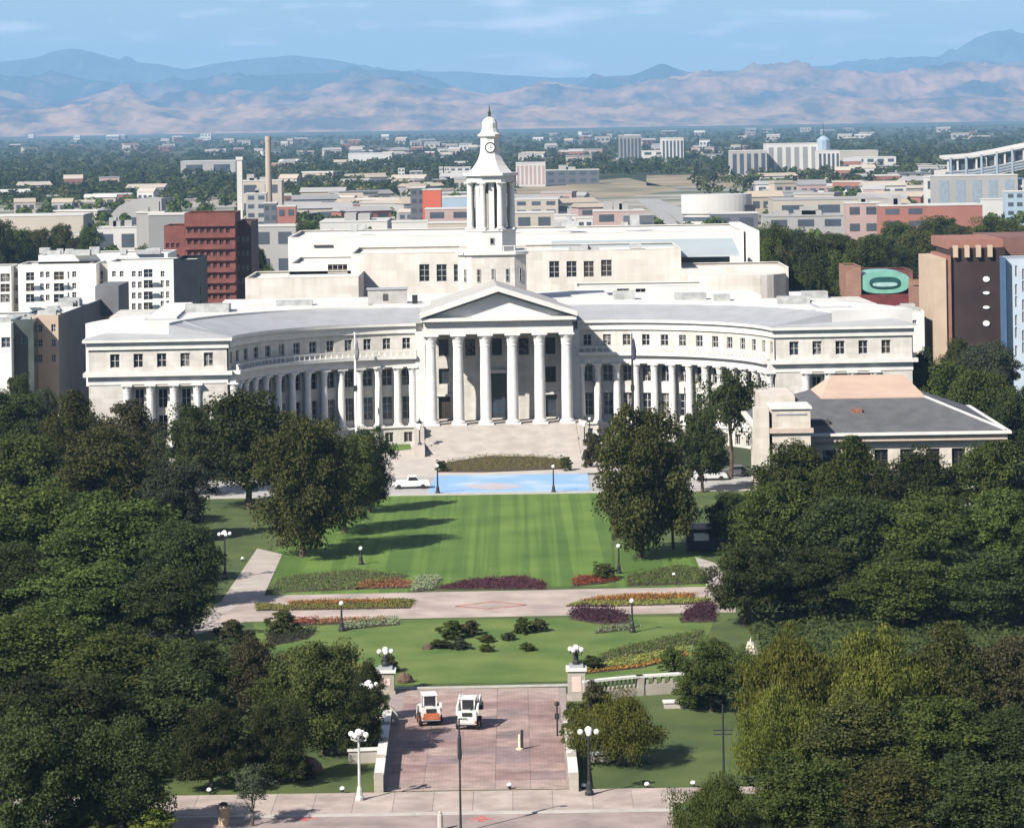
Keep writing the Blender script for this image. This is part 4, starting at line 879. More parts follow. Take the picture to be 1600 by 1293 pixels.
# freeway: three pale ramps climbing away to the left
FW = thing('freeway_ramps', 'pale concrete freeway ramps curving down beside the white drum', 'freeway')
for k, off in enumerate((-6, 24, 52)):
    pts = [(1056 + off * .9, 352), (1044 + off * .75, 338), (1026 + off * .55, 324), (1008 + off * .35, 313), (988 + off * .1, 305)]
    b = MB(); vs = []
    Ys = [1440, 1530, 1680, 1860, 2050]
    for (px, py_), Y in zip(pts, Ys):
        a = at(px, py_, Y); w = 3.0; vs += [(a.x - w, Y, a.z - 1.6), (a.x + w, Y, a.z - 1.6), (a.x + w, Y, a.z), (a.x - w, Y, a.z)]
        MB().box(a.x - 1.2, a.x + 1.2, Y - .8, Y + .8, -1, a.z - 1.6).build('pier', FARM['mid'], FW) if a.z > 2 else None
    b.add(vs, [(4 * i + q, 4 * i + (q + 1) % 4, 4 * i + 4 + (q + 1) % 4, 4 * i + 4 + q)[::-1] for i in range(4) for q in range(4)] + [(0, 1, 2, 3)]).build('deck', FARM['mid'], FW)
psheet('field', [(812, 312), (980, 308), (1060, 296), (980, 278), (830, 290), (806, 296)], .02, mat('dry_field', (.30, .235, .165), .95, c2=(.14, .13, .075), scale=.02))
psheet('field', [(1010, 290), (1200, 296), (1440, 292), (1450, 268), (1250, 272), (1010, 274)], .02, mat('dry_field', (.30, .235, .165)))
psheet('field', [(0, 356), (160, 352), (160, 340), (0, 344)], .02, mat('dry_field', (.30, .235, .165)))
M_YARD = mat('yards_and_lots', (.30, .27, .235), .95, c2=(.09, .10, .06), scale=.012, detail=9, ramp=(.40, .56))
sheet('city_ground', [(-430, 700), (430, 700), (560, 2150), (-330, 2300)], .012, M_YARD)
# scattered small roofs of the far suburbs
rf = random.Random(5); nfar = 0
far_me = {}
zones = [(0, 330, 214, 240), (330, 740, 216, 250), (820, 1160, 208, 258), (1160, 1600, 205, 226), (430, 740, 262, 345), (0, 240, 290, 352), (810, 960, 322, 342), (1190, 1460, 266, 335), (600, 760, 225, 258), (440, 740, 315, 352), (1190, 1440, 300, 345)]
ZONE = ['near the left foothills', 'under the hills left of the tower', 'near the slab towers', 'below the right foothills', 'left of the tower beyond the courthouse', 'above the white apartments', 'by the dry field', 'below the pale long hall', 'close left of the clock', 'just above the courthouse left half', 'right of the freeway ramps']
for z_i, (a, b_, c, d_) in enumerate(zones):
    for k in range((22, 30, 42, 18, 42, 16, 12, 30, 12, 34, 30)[z_i]):
        px, py_ = rf.uniform(a, b_), rf.uniform(c, d_); g = G(px, py_)
        w = rf.uniform(9, 26) * (1 + g.y / 14000); h = rf.uniform(3, 8) * (1 + g.y / 14000); wc_, rc_ = rf.choice(['white', 'grey', 'cream', 'mid', 'tan', 'pink', 'brick']), rf.choice(['white', 'mid', 'mid', 'grey', 'cream', 'tan']); key = rf.randrange(8)
        if key not in far_me:
            b = MB(); b.box(-.5, .5, 0, .7, 0, 1); me1 = b.mesh('wall')
            b = MB()
            if key % 2: b.add([(-.53, -.03, 1), (.53, -.03, 1), (.53, .73, 1), (-.53, .73, 1), (-.53, .35, 1.35), (.53, .35, 1.35)], [(0, 1, 5, 4), (2, 3, 4, 5), (1, 2, 5), (3, 0, 4), (3, 2, 1, 0)])
            else: b.box(-.52, .52, -.02, .72, 1, 1.12)
            b2 = MB()
            for i in range(3): b2.box(-.42 + i * .32, -.22 + i * .32, -.012, .02, .35, .75)
            far_me[key] = (me1, b.mesh('roof'), b2.mesh('window_row'))
        o = thing('suburb_building', 'tiny %s %s building with %s roof %s' % (dict(mid='grey').get(wc_, wc_), 'gabled' if key % 2 else 'flat-topped', dict(mid='pale grey', grey='dark grey').get(rc_, rc_), ZONE[z_i]), 'building', (g.x, g.y, 0), rf.uniform(-.5, .5), 'suburb buildings far behind')
        o.scale = (w, w * .8, h)
        link('wall', far_me[key][0], FARM[wc_], o); link('roof', far_me[key][1], FARM[rc_], o); link('window_row', far_me[key][2], FG, o)

# ================================================================ TREES
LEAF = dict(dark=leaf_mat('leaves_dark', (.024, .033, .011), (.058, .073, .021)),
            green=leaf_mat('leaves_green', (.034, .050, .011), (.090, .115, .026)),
            olive=leaf_mat('leaves_olive', (.038, .046, .012), (.096, .105, .029)),
            yellow=leaf_mat('leaves_yellow_green', (.060, .078, .012), (.165, .180, .032)),
            brown=leaf_mat('leaves_brownish', (.036, .036, .015), (.088, .080, .034)),
            grey=leaf_mat('leaves_grey_green', (.036, .045, .024), (.086, .100, .055)))
def quads_mesh(name, P, Nn, T, L, W, tone):
    """P centres, Nn normals, T long axis, L half length, W half width -> mesh of leaf quads (folded diamonds)"""
    T = T - Nn * np.sum(T * Nn, 1, keepdims=True); T /= np.linalg.norm(T, axis=1, keepdims=True) + 1e-9
    B = np.cross(Nn, T); n = len(P)
    V = np.empty((n, 4, 3)); V[:, 0] = P - T * L[:, None]; V[:, 1] = P + B * W[:, None]; V[:, 2] = P + T * L[:, None]; V[:, 3] = P - B * W[:, None]
    V[:, 1] += Nn * (W * .35)[:, None]; V[:, 3] += Nn * (W * .35)[:, None]
    me = bpy.data.meshes.new(name); me.vertices.add(4 * n); me.loops.add(4 * n); me.polygons.add(n)
    me.vertices.foreach_set('co', V.reshape(-1)); me.loops.foreach_set('vertex_index', np.arange(4 * n, dtype=np.int32))
    me.polygons.foreach_set('loop_start', np.arange(0, 4 * n, 4, dtype=np.int32)); me.polygons.foreach_set('loop_total', np.full(n, 4, dtype=np.int32))
    at_ = me.attributes.new('tone', 'FLOAT', 'FACE'); at_.data.foreach_set('value', tone.astype(np.float32))
    me.update(); me.validate(); return me
def unit(v): return v / (np.linalg.norm(v, axis=1, keepdims=True) + 1e-9)
def crown(seed, style):
    """crown in a unit box: radius ~.5, z from zb to 1"""
    rg = np.random.RandomState(seed)
    zb, nc, nl = dict(full=(-.02, 210, 180), round=(-.06, 190, 185), tall=(-.06, 190, 185), weep=(-.10, 170, 190), sparse=(.2, 60, 120), bush=(-.35, 90, 100))[style]
    ls = dict(full=.0112, round=.0122, tall=.0115, weep=.0088, sparse=.015, bush=.027)[style]
    zc, zh = (1 + zb) / 2, (1 - zb) / 2
    D = unit(rg.normal(size=(nc, 3))); D[:, 2] = np.where((D[:, 2] < -.75) & (style != 'full'), -D[:, 2], D[:, 2])
    ph = rg.rand(6) * 6.28
    lob = 1 + .16 * np.sin(3 * np.arctan2(D[:, 1], D[:, 0]) + ph[0]) + .13 * np.sin(5 * D[:, 2] * 2 + ph[1]) + .10 * np.sin(2 * np.arctan2(D[:, 1], D[:, 0]) + 4 * D[:, 2] + ph[2])
    r = (rg.rand(nc) ** .42) * .86 * lob
    C = D * r[:, None]; zf = C[:, 2]
    if style == 'full': C[:, 2] = np.sign(zf) * np.abs(zf) ** .72; zf = C[:, 2]
    if style in ('tall',): taper = np.clip(1.0 - .45 * np.clip(zf, 0, 1), .3, 1)
    elif style == 'weep': taper = np.where(zf > 0, np.sqrt(np.clip(1 - .55 * zf ** 2, .1, 1)), 1.0)
    elif style == 'round': taper = np.where(zf < 0, 1 - .35 * zf ** 2, 1.0)
    else: taper = np.ones_like(zf)
    C[:, 0] *= .43 * taper; C[:, 1] *= .43 * taper; C[:, 2] = zc + C[:, 2] * zh * .93
    rc = rg.uniform(.055, .135, nc) * (1.15 if style == 'sparse' else 1)
    ctone = rg.rand(nc)
    d = unit(rg.normal(size=(nc, nl, 3)).reshape(-1, 3)).reshape(nc, nl, 3)
    d[:, :, 2] = np.where(d[:, :, 2] < -.3, -d[:, :, 2], d[:, :, 2])
    rad = rg.rand(nc, nl) ** .38
    sq = np.array([1, 1, 1.05])
    P = (C[:, None, :] + d * sq * (rad * rc[:, None])[:, :, None]).reshape(-1, 3)
    d = d.reshape(-1, 3); n = len(P)
    if style == 'weep':
        P[:, 2] -= rg.rand(n) ** 2 * .13
        N = unit(d * np.array([1, 1, .3]) + rg.normal(size=(n, 3)) * .45); T = np.tile(np.array([0, 0, 1.0]), (n, 1)) + rg.normal(size=(n, 3)) * .22
        L = rg.uniform(.9, 2.6, n) * ls; W = rg.uniform(.35, .75, n) * ls
    else:
        N = unit(d * .8 + np.array([0, 0, .12]) + rg.normal(size=(n, 3)) * .6); T = rg.normal(size=(n, 3)) * np.array([1, 1, 1.6])
        L = rg.uniform(.6, 1.35, n) * ls; W = L * rg.uniform(.5, .9, n)
    P[:, 2] = np.clip(P[:, 2], zb * .6 if style != 'bush' else -9, 1.02)
    tone = np.clip(np.repeat(ctone, nl) * .55 + rg.rand(n) * .6 - .08, 0, 1)
    keep = P[:, 2] > dict(full=.05, round=.10, tall=.07, weep=.07, sparse=.1, bush=.004)[style] * (1 + .5 * np.sin(P[:, 0] * 19) * np.sin(P[:, 1] * 17))
    return quads_mesh('crown', P[keep], N[keep], T[keep], L[keep], W[keep], tone[keep]), C
def trunk_mesh(seed, C, style):
    rg = random.Random(seed); b = MB()
    top = .62 if style != 'sparse' else .8; pts = [(0, 0, -.01)]; x = y = 0
    for i in range(1, 5):
        x += rg.uniform(-.015, .015); y += rg.uniform(-.015, .015); pts.append((x, y, top * i / 4))
    for i in range(4): b.tube(pts[i], pts[i + 1], .026 * (1 - i * .18), .026 * (1 - (i + 1) * .18), 8)
    idx = list(range(len(C))); rg.shuffle(idx)
    for i in idx[:16]:
        c = C[i]; k = rg.choice((1, 2, 3)); p = pts[k]
        if c[2] < p[2] + .02: continue
        m = ((p[0] + c[0]) / 2, (p[1] + c[1]) / 2, p[2] * .45 + c[2] * .55 - .02)
        b.tube(p, m, .011, .007, 5); b.tube(m, tuple(c), .007, .0025, 5)
    return b.mesh('trunk')
PROTO = {}
for st, k in (('full', 3), ('round', 4), ('tall', 3), ('weep', 3), ('sparse', 2), ('bush', 3)):
    PROTO[st] = []
    for i in range(k):
        cm, C = crown(100 + 17 * i + len(st), st); PROTO[st].append((trunk_mesh(i, C, st), cm))
rt = random.Random(21)
def tree_at(x, y, h, w, tone, style, label, name='tree', cat='tree', group=None, z=0.0):
    o = thing(name, label, cat, (x, y, z), rt.uniform(0, 6.28), group); o.scale = (w, w, h)
    tm, cm = rt.choice(PROTO[style]); (link('trunk', tm, M_BARK, o) if style != 'bush' else None); link('crown', cm, LEAF[tone], o); return o
def tree(px, Y, pyt, wpx, tone, style, label, pyb=None, **k):
    py = HY + CAM_H * FPX / Y; a = at(px, py, Y); h = max(3.0, Z_(px, pyt, Y)); return tree_at(a.x, Y, h, wpx * 1.12 * Y / FPX, tone, style, label, **k)
gl, gr = 'trees of the left park grove', 'trees of the right park grove'
TREES = [
 (25, 455, 608, 150, 'dark', 'round', 'dark round tree at the far left before the tan office', gl),
 (118, 446, 612, 120, 'olive', 'tall', 'olive tree in front of the left end of the city hall', gl),
 (205, 436, 628, 140, 'brown', 'tall', 'brownish tree covering the left pavilion columns', gl),
 (388, 408, 610, 200, 'dark', 'round', 'large dark green tree in front of the left curved wing', gl),
 (300, 424, 632, 120, 'dark', 'round', 'dark tree between the brownish tree and the left wing', gl),
 (472, 362, 646, 168, 'olive', 'full', 'big olive rounded tree casting shade on the lawn', gl),
 (540, 382, 668, 118, 'olive', 'full', 'olive tree tucked behind the big rounded tree', gl),
 (578, 402, 668, 86, 'dark', 'full', 'dark tree beside the white flagpole', gl),
 (40, 395, 680, 190, 'green', 'round', 'green tree second row from city hall at left edge', gl),
 (165, 388, 668, 190, 'olive', 'tall', 'olive green tree below the left pavilion', gl),
 (275, 378, 716, 130, 'grey', 'round', 'grey-leaved tree above the dark hollow at left', gl),
 (55, 348, 756, 220, 'green', 'round', 'broad green tree at left edge halfway down', gl),
 (175, 340, 770, 220, 'green', 'round', 'broad green tree in the middle of the left grove', gl),
 (292, 326, 800, 130, 'dark', 'round', 'dark tree beside the left multi-globe lamp', gl),
 (20, 312, 850, 220, 'dark', 'tall', 'dark tree at left edge above the lower grove', gl),
 (130, 304, 880, 220, 'green', 'round', 'green tree in the lower middle of the left grove', gl),
 (250, 302, 890, 170, 'dark', 'round', 'dark tree over the end of the side path', gl),
 (50, 275, 950, 250, 'green', 'round', 'large green tree low at the left edge', gl),
 (190, 268, 975, 240, 'green', 'tall', 'large green tree right of the low left edge tree', gl),
 (305, 264, 1000, 170, 'dark', 'round', 'dark tree in the lower left shade', gl),
 (398, 264, 985, 120, 'brown', 'tall', 'brownish olive tree left of the garden lawn', gl),
 (505, 249, 1002, 165, 'olive', 'full', 'olive rounded tree left of the brick plaza', gl),
 (578, 262, 1030, 60, 'dark', 'tall', 'narrow dark tree against the left gate pillar', gl),
 (440, 252, 1040, 110, 'green', 'round', 'small green tree behind the rounded plaza tree', gl),
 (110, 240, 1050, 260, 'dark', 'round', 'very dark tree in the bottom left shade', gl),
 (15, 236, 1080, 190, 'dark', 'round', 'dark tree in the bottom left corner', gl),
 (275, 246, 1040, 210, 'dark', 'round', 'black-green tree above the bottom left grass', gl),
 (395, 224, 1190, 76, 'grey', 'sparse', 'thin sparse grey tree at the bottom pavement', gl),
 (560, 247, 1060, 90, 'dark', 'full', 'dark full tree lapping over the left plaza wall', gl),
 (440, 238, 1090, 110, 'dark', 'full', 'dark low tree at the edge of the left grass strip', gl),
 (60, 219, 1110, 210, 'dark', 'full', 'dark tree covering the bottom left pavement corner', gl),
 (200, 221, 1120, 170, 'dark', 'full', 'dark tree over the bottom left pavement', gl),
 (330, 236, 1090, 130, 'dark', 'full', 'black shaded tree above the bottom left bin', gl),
 (1180, 262, 1010, 100, 'green', 'full', 'green full tree beside the standing stone', gr),
 (1002, 356, 634, 165, 'olive', 'full', 'big dark olive rounded tree right of the lawn', gr),
 (1052, 364, 700, 90, 'brown', 'tall', 'brownish tree leaning on the big tree right of the lawn', gr),
 (1142, 433, 570, 132, 'dark', 'sparse', 'tall open-crowned dark tree in front of right wing', gr),
 (1098, 418, 640, 96, 'dark', 'round', 'dark tree between the lawn tree and the open-crowned tree', gr),
 (1240, 380, 690, 150, 'green', 'round', 'green tree below the pavilion entrance block', gr),
 (1335, 376, 684, 150, 'green', 'tall', 'green tree in front of the pavilion roof middle', gr),
 (1440, 374, 700, 160, 'dark', 'tall', 'dark green tree before the pavilion eaves', gr),
 (1550, 376, 690, 160, 'green', 'round', 'green tree before the right end of the pavilion', gr),
 (1150, 362, 770, 110, 'dark', 'round', 'dark tree beside the right path', gr),
 (1215, 350, 752, 160, 'green', 'round', 'green tree in the upper right grove', gr),
 (1330, 346, 764, 180, 'dark', 'round', 'dark tree in the middle of the upper right grove', gr),
 (1455, 342, 760, 190, 'green', 'tall', 'green upright tree in the upper right grove', gr),
 (1575, 342, 764, 170, 'green', 'round', 'green tree at the right edge upper grove', gr),
 (1165, 308, 850, 140, 'dark', 'round', 'dark tree above the pale boulder', gr),
 (1290, 312, 856, 190, 'dark', 'round', 'dark green tree in the middle of the right grove', gr),
 (1410, 306, 866, 200, 'green', 'round', 'green tree right of centre in the right grove', gr),
 (1545, 306, 866, 200, 'dark', 'tall', 'dark tree at the right edge middle grove', gr),
 (1112, 264, 998, 112, 'green', 'round', 'small green tree behind the balustrade end', gr),
 (1240, 252, 978, 180, 'yellow', 'weep', 'yellow-green weeping tree lower right grove', gr),
 (1365, 250, 980, 210, 'yellow', 'weep', 'bright yellow-green tree at the heart of lower right', gr),
 (1485, 254, 974, 150, 'olive', 'tall', 'olive tree with dark gap behind at lower right', gr),
 (1578, 254, 982, 150, 'brown', 'round', 'brownish olive tree at the right edge', gr),
 (1215, 236, 1070, 150, 'yellow', 'weep', 'yellow-green weeping tree above the bottom right shrubs', gr),
 (1335, 234, 1090, 200, 'olive', 'round', 'olive green tree in the bottom right grove', gr),
 (1470, 233, 1090, 200, 'green', 'round', 'green tree bottom right of the grove', gr),
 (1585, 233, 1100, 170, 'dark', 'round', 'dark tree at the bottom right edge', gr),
 (1125, 214, 1206, 170, 'green', 'weep', 'green weeping tree cutting off the bottom pavement', gr),
 (1255, 214, 1176, 180, 'green', 'round', 'green tree at the bottom edge right of the pavement', gr),
 (1395, 213, 1186, 200, 'olive', 'round', 'olive tree at the bottom edge of the right grove', gr),
 (1535, 213, 1180, 210, 'dark', 'round', 'dark tree at the bottom edge near the right corner', gr),
 (968, 243, 1078, 160, 'yellow', 'weep', 'small yellow-olive weeping tree right of the brick plaza', gr),
]
for px, Y, pt_, w, tn, st, lab, grp in TREES: tree(px, Y, pt_, w, tn, st, lab, group=grp)
gb = 'street trees behind the city hall and pavilion'
for px, Y, pt_, w, tn, st, lab in [
 (1470, 470, 552, 110, 'green', 'round', 'green tree just right of the right pavilion'), (1530, 452, 566, 120, 'green', 'round', 'green tree behind the grey pavilion roof'), (1590, 432, 596, 110, 'dark', 'round', 'dark tree beside the pavilion roof right end'),
 (1440, 500, 540, 60, 'dark', 'round', 'small dark tree against the right side wall of city hall'), (1548, 530, 528, 110, 'grey', 'round', 'greyish tree at the foot of the brown block'), (1500, 540, 528, 60, 'green', 'round', 'small green tree under the brown block'),
 (1214, 720, 350, 80, 'green', 'round', 'green tree right behind the courthouse end'), (1290, 700, 368, 120, 'dark', 'round', 'broad dark tree behind the right wing roof'), (1258, 650, 402, 110, 'dark', 'round', 'dark tree close behind the right wing roof'),
 (1345, 780, 366, 100, 'green', 'round', 'green tree left of the teal-fronted hall'), (1392, 800, 378, 110, 'dark', 'round', 'dark tree above the teal-fronted hall'), (1440, 820, 362, 110, 'olive', 'round', 'olive tree left of the brown block roof'),
 (1470, 1000, 338, 110, 'green', 'round', 'green tree behind the brown block'), (1550, 950, 340, 120, 'green', 'round', 'green tree above the pale blue block'), (1600, 900, 345, 100, 'olive', 'round', 'olive tree above the right edge tower block'),
 (1240, 960, 356, 70, 'dark', 'round', 'dark tree before the long grey depot'), (1300, 940, 358, 80, 'green', 'round', 'green tree before the pale pink brick box'), (1355, 930, 362, 70, 'olive', 'round', 'olive tree between pink box and orange-red hall'),
 (1200, 880, 372, 60, 'green', 'round', 'green tree just off the courthouse end'), (1500, 960, 352, 90, 'olive', 'round', 'olive tree over the brown block roof'), (1430, 900, 372, 80, 'green', 'round', 'green tree beside the brown block cream edge'),
 (1325, 680, 392, 90, 'green', 'round', 'green tree at the left of the teal hall'), (1245, 605, 432, 60, 'green', 'round', 'small green tree touching the right wing roof'), (30, 980, 356, 60, 'green', 'round', 'green tree over the left white apartments'), (140, 1090, 352, 50, 'green', 'round', 'green tree by the white low warehouse'),
 (1226, 655, 388, 46, 'brown', 'round', 'reddish brown round tree behind the right wing roof'), (5, 960, 345, 70, 'dark', 'round', 'dark tree at left edge above the apartments'), (60, 1020, 352, 60, 'olive', 'round', 'olive tree above the white apartments'),
 (98, 1060, 350, 60, 'olive', 'round', 'olive tree beside the low cream building'), (225, 840, 376, 40, 'green', 'round', 'small green tree left of the brick office'), (404, 800, 376, 40, 'dark', 'round', 'small dark tree right of the brick office'),
 (418, 720, 412, 56, 'green', 'round', 'green tree between brick office and courthouse'), (480, 930, 346, 50, 'green', 'round', 'green tree above the courthouse left corner'), (30, 500, 585, 60, 'dark', 'round', 'dark shrubby tree at the glass office'),
 (75, 492, 598, 50, 'grey', 'round', 'small grey tree at the tan office door'), (1190, 1010, 352, 60, 'dark', 'round', 'dark tree at the far end of the courthouse'), (1400, 1020, 346, 90, 'green', 'round', 'green tree below the orange-red hall')]:
    tree(px, Y, pt_, w, tn, st, lab, group=gb)

# far canopy: woods that read as one mass (leaf clumps per tree)
def canopy(name, n, seed, y0, y1, hmin, hmax, m, dens, nl, xr=.21):
    rg = np.random.RandomState(seed)
    Yc = 1 / (1 / y1 + (1 / y0 - 1 / y1) * rg.rand(n) ** dens); Xc = (rg.rand(n) * 2 - 1) * Yc * xr
    U, Vv = Xc * FPX / Yc, CAM_H * FPX / Yc; px = CX + U + Vv * SR; py = HY + Vv - U * SR
    k = ~(((px > 800) & (px < 1085) & (py > 277) & (py < 362)) | ((px > 1085) & (px < 1460) & (py > 268) & (py < 320) & (rg.rand(n) < .6)) | ((px > 505) & (px < 760) & (py > 300) & (rg.rand(n) < .6)))
    Xc, Yc = Xc[k], Yc[k]; n = len(Xc)
    h = rg.uniform(hmin, hmax, n); w = h * rg.uniform(.4, .75, n)
    d = unit(rg.normal(size=(n * nl, 3))); d[:, 2] = np.abs(d[:, 2]) * 1.0 - .25
    S = np.repeat(np.stack([w, w, h * .6], 1), nl, 0); C = np.repeat(np.stack([Xc, Yc, h * .4], 1), nl, 0)
    P = C + d * S * (rg.rand(n * nl) ** .35)[:, None]; P[:, 2] = np.maximum(P[:, 2], .3)
    N = unit(d * .8 + np.array([0, 0, .3]) + rg.normal(size=d.shape) * .5); L = np.repeat(h, nl) * rg.uniform(.10, .2, n * nl)
    tn = np.clip(np.repeat(rg.rand(n), nl) * .6 + rg.rand(n * nl) * .45, 0, 1)
    return tag(link(name, quads_mesh(name, P, N, rg.normal(size=P.shape), L, L * .75, tn), m), None, None, None, 'stuff')
tag(canopy('far_woods', 6500, 2, 2000, 9500, 6, 12, LEAF['dark'], 1.15, 30), 'dark tree canopy spread across the far plain')
tag(canopy('far_olive_woods', 1800, 6, 1900, 7000, 6, 11, LEAF['olive'], 1.0, 30), 'olive tree canopy mixed into the far dark woods')
tag(canopy('suburb_trees', 800, 4, 1150, 2100, 5, 9, LEAF['green'], 1.0, 90), 'green tree canopy between the far city buildings')
# undergrowth beneath the two groves
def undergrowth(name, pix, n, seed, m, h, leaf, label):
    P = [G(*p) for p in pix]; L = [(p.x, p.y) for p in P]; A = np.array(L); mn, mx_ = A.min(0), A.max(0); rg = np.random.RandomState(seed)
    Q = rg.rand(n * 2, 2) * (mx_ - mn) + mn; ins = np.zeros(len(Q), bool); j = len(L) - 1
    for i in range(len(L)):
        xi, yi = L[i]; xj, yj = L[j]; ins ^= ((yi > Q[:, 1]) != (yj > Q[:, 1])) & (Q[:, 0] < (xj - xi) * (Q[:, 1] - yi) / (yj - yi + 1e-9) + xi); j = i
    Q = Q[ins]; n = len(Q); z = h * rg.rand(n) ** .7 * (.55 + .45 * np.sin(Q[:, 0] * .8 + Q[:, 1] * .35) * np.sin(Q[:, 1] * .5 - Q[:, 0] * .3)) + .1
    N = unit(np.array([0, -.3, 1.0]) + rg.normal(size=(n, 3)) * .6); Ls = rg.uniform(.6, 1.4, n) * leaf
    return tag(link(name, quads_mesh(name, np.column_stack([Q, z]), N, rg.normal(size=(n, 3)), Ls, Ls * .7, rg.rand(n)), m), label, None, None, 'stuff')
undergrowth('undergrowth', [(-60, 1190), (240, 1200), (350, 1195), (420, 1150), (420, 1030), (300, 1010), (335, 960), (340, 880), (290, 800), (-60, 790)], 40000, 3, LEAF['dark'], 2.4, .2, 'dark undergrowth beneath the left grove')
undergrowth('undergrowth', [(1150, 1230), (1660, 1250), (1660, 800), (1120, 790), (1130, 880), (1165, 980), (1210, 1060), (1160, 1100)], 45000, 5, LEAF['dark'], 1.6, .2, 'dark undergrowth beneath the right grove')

# ================================================================ GARDEN BEDS AND SHRUBS
def flower_mat(name, c1, c2): return MATS.get(name) or leaf_mat(name, c1, c2, .2)
def bed(label, pix, h, m, name='flower_bed', cat='flower bed', dens=34.0, leaf=.095, group=None, soil=True, z=.04, cap=5200):
    """a planted bed: soil slab plus a mound of leaf and flower quads"""
    P = [G(*p) for p in pix]; cx, cy = sum(p.x for p in P) / len(P), sum(p.y for p in P) / len(P)
    o = thing(name, label, cat, (cx, cy, z), 0, group); L = [(p.x - cx, p.y - cy) for p in P]
    MB().prism(L, 0, .035).build('soil', mat('bed_soil', (.07, .05, .035), .95, .2, 2), o)
    A = np.array(L); mn, mx_ = A.min(0), A.max(0); area = (mx_ - mn).prod(); rg = np.random.RandomState(abs(hash(label)) % 99991 if False else sum(map(ord, label)))
    n = int(min(cap, max(60, area * dens))); Q = rg.rand(n * 2, 2) * (mx_ - mn) + mn
    ins = np.zeros(len(Q), bool); j = len(L) - 1
    for i in range(len(L)):
        xi, yi = L[i]; xj, yj = L[j]
        c = ((yi > Q[:, 1]) != (yj > Q[:, 1])) & (Q[:, 0] < (xj - xi) * (Q[:, 1] - yi) / (yj - yi + 1e-9) + xi); ins ^= c; j = i
    Q = Q[ins][:n]; n = len(Q); Q = Q + rg.normal(size=Q.shape) * .22
    nz = .75 + .25 * np.sin(Q[:, 0] * 1.7 + Q[:, 1] * .9) * np.cos(Q[:, 0] * .6 - Q[:, 1] * 1.3)
    zz = .04 + .62 * h * nz * rg.rand(n) ** .5
    Pn = np.column_stack([Q, zz]); N = unit(np.array([0, -.25, 1.0]) + rg.normal(size=(n, 3)) * .5); T = rg.normal(size=(n, 3)); Ls = rg.uniform(.6, 1.4, n) * leaf
    me = quads_mesh('plants', Pn, N, T, Ls, Ls * .7, rg.rand(n)); link('plants', me, m, o)['kind'] = 'stuff'; return o
FL = dict(purple=flower_mat('plum_foliage', (.030, .010, .016), (.085, .028, .045)), orange=flower_mat('orange_flowers', (.11, .065, .016), (.34, .15, .035)), red=flower_mat('red_flowers', (.07, .03, .015), (.24, .05, .028)),
          rust=flower_mat('rust_flowers', (.10, .045, .02), (.28, .12, .06)), gold=flower_mat('gold_green', (.075, .095, .022), (.21, .19, .05)), pink=flower_mat('pink_flowers', (.18, .09, .09), (.5, .34, .34)), green=flower_mat('bed_green', (.05, .08, .022), (.12, .16, .05)), pale=flower_mat('pale_flowers', (.07, .10, .035), (.24, .26, .17)))
GBD = 'flower beds of the formal garden'
bed('long plum bed at the foot of the main lawn', [(676, 921), (740, 906), (820, 902), (853, 912), (852, 921)], .55, FL['purple'], group=GBD)
bed('pale green tuft bed at the left end of the plum bed', [(645, 925), (676, 922), (690, 905), (660, 901), (648, 908)], .8, FL['pale'], group=GBD)
bed('rust orange bed left of the main lawn corner', [(556, 921), (642, 919), (642, 908), (600, 905), (560, 912)], .5, FL['rust'], group=GBD)
bed('red-brown bed right of the main lawn corner', [(893, 917), (945, 912), (972, 906), (930, 900), (900, 904)], .7, FL['red'], group=GBD)
bed('leafy green border above the left cross path', [(415, 927), (560, 921), (640, 900), (560, 890), (440, 902)], .5, FL['green'], group=GBD)
bed('leafy green border above the right cross path', [(980, 916), (1105, 912), (1100, 890), (1060, 885), (980, 900)], .6, FL['green'], group=GBD)
bed('orange strip island on the left cross path', [(455, 946), (560, 944), (610, 942), (600, 938), (500, 939), (450, 942)], .35, FL['orange'], group=GBD, z=.12)
bed('green island around the left orange strip', [(400, 955), (640, 951), (648, 938), (600, 937.5), (600, 942.5), (560, 944.5), (450, 947), (400, 944)], .25, FL['gold'], group=GBD, z=.12)
bed('orange strip island on the right cross path', [(905, 940), (1000, 940), (1085, 935), (1085, 929), (990, 930), (940, 934)], .35, FL['orange'], group=GBD, z=.12)
bed('green island below the right orange strip', [(884, 948), (960, 948), (1108, 944), (1108, 936), (1085, 936), (1000, 941), (905, 941)], .25, FL['gold'], group=GBD, z=.12)
bed('big dark plum bed right of the garden centre', [(890, 968), (890, 958), (905, 950), (950, 952), (975, 960), (985, 974), (940, 976)], 1.1, FL['purple'], group=GBD)
bed('dark plum bed at the right end of the cross path', [(1063, 973), (1070, 955), (1090, 945), (1118, 945), (1118, 972)], 1.1, FL['purple'], group=GBD)
bed('bright red bed at the left of the cross path', [(455, 978), (495, 977), (495, 967), (455, 968)], .7, FL['red'], group=GBD)
bed('pink and rust border beside the bright red bed', [(497, 977), (560, 974), (600, 972), (600, 966), (497, 968)], .5, FL['rust'], group=GBD)
bed('pale spiky border on the left of the garden', [(535, 985), (625, 976), (620, 966), (560, 970), (540, 976)], .6, FL['pale'], group=GBD)
bed('gold edged bed under the plaza tree at left', [(435, 1030), (470, 1050), (540, 1062), (600, 1060), (560, 1040), (480, 1018)], .6, FL['gold'], group=GBD)
bed('yellow and green border curving above the balustrade', [(915, 1050), (1000, 1040), (1072, 1022), (1075, 1012), (1000, 1026), (915, 1042)], .7, FL['gold'], group=GBD)
bed('orange lower edge of the curving border', [(915, 1053), (1000, 1044), (1074, 1026), (1073, 1022.5), (1000, 1040.5), (915, 1050.3)], .5, FL['orange'], group=GBD)
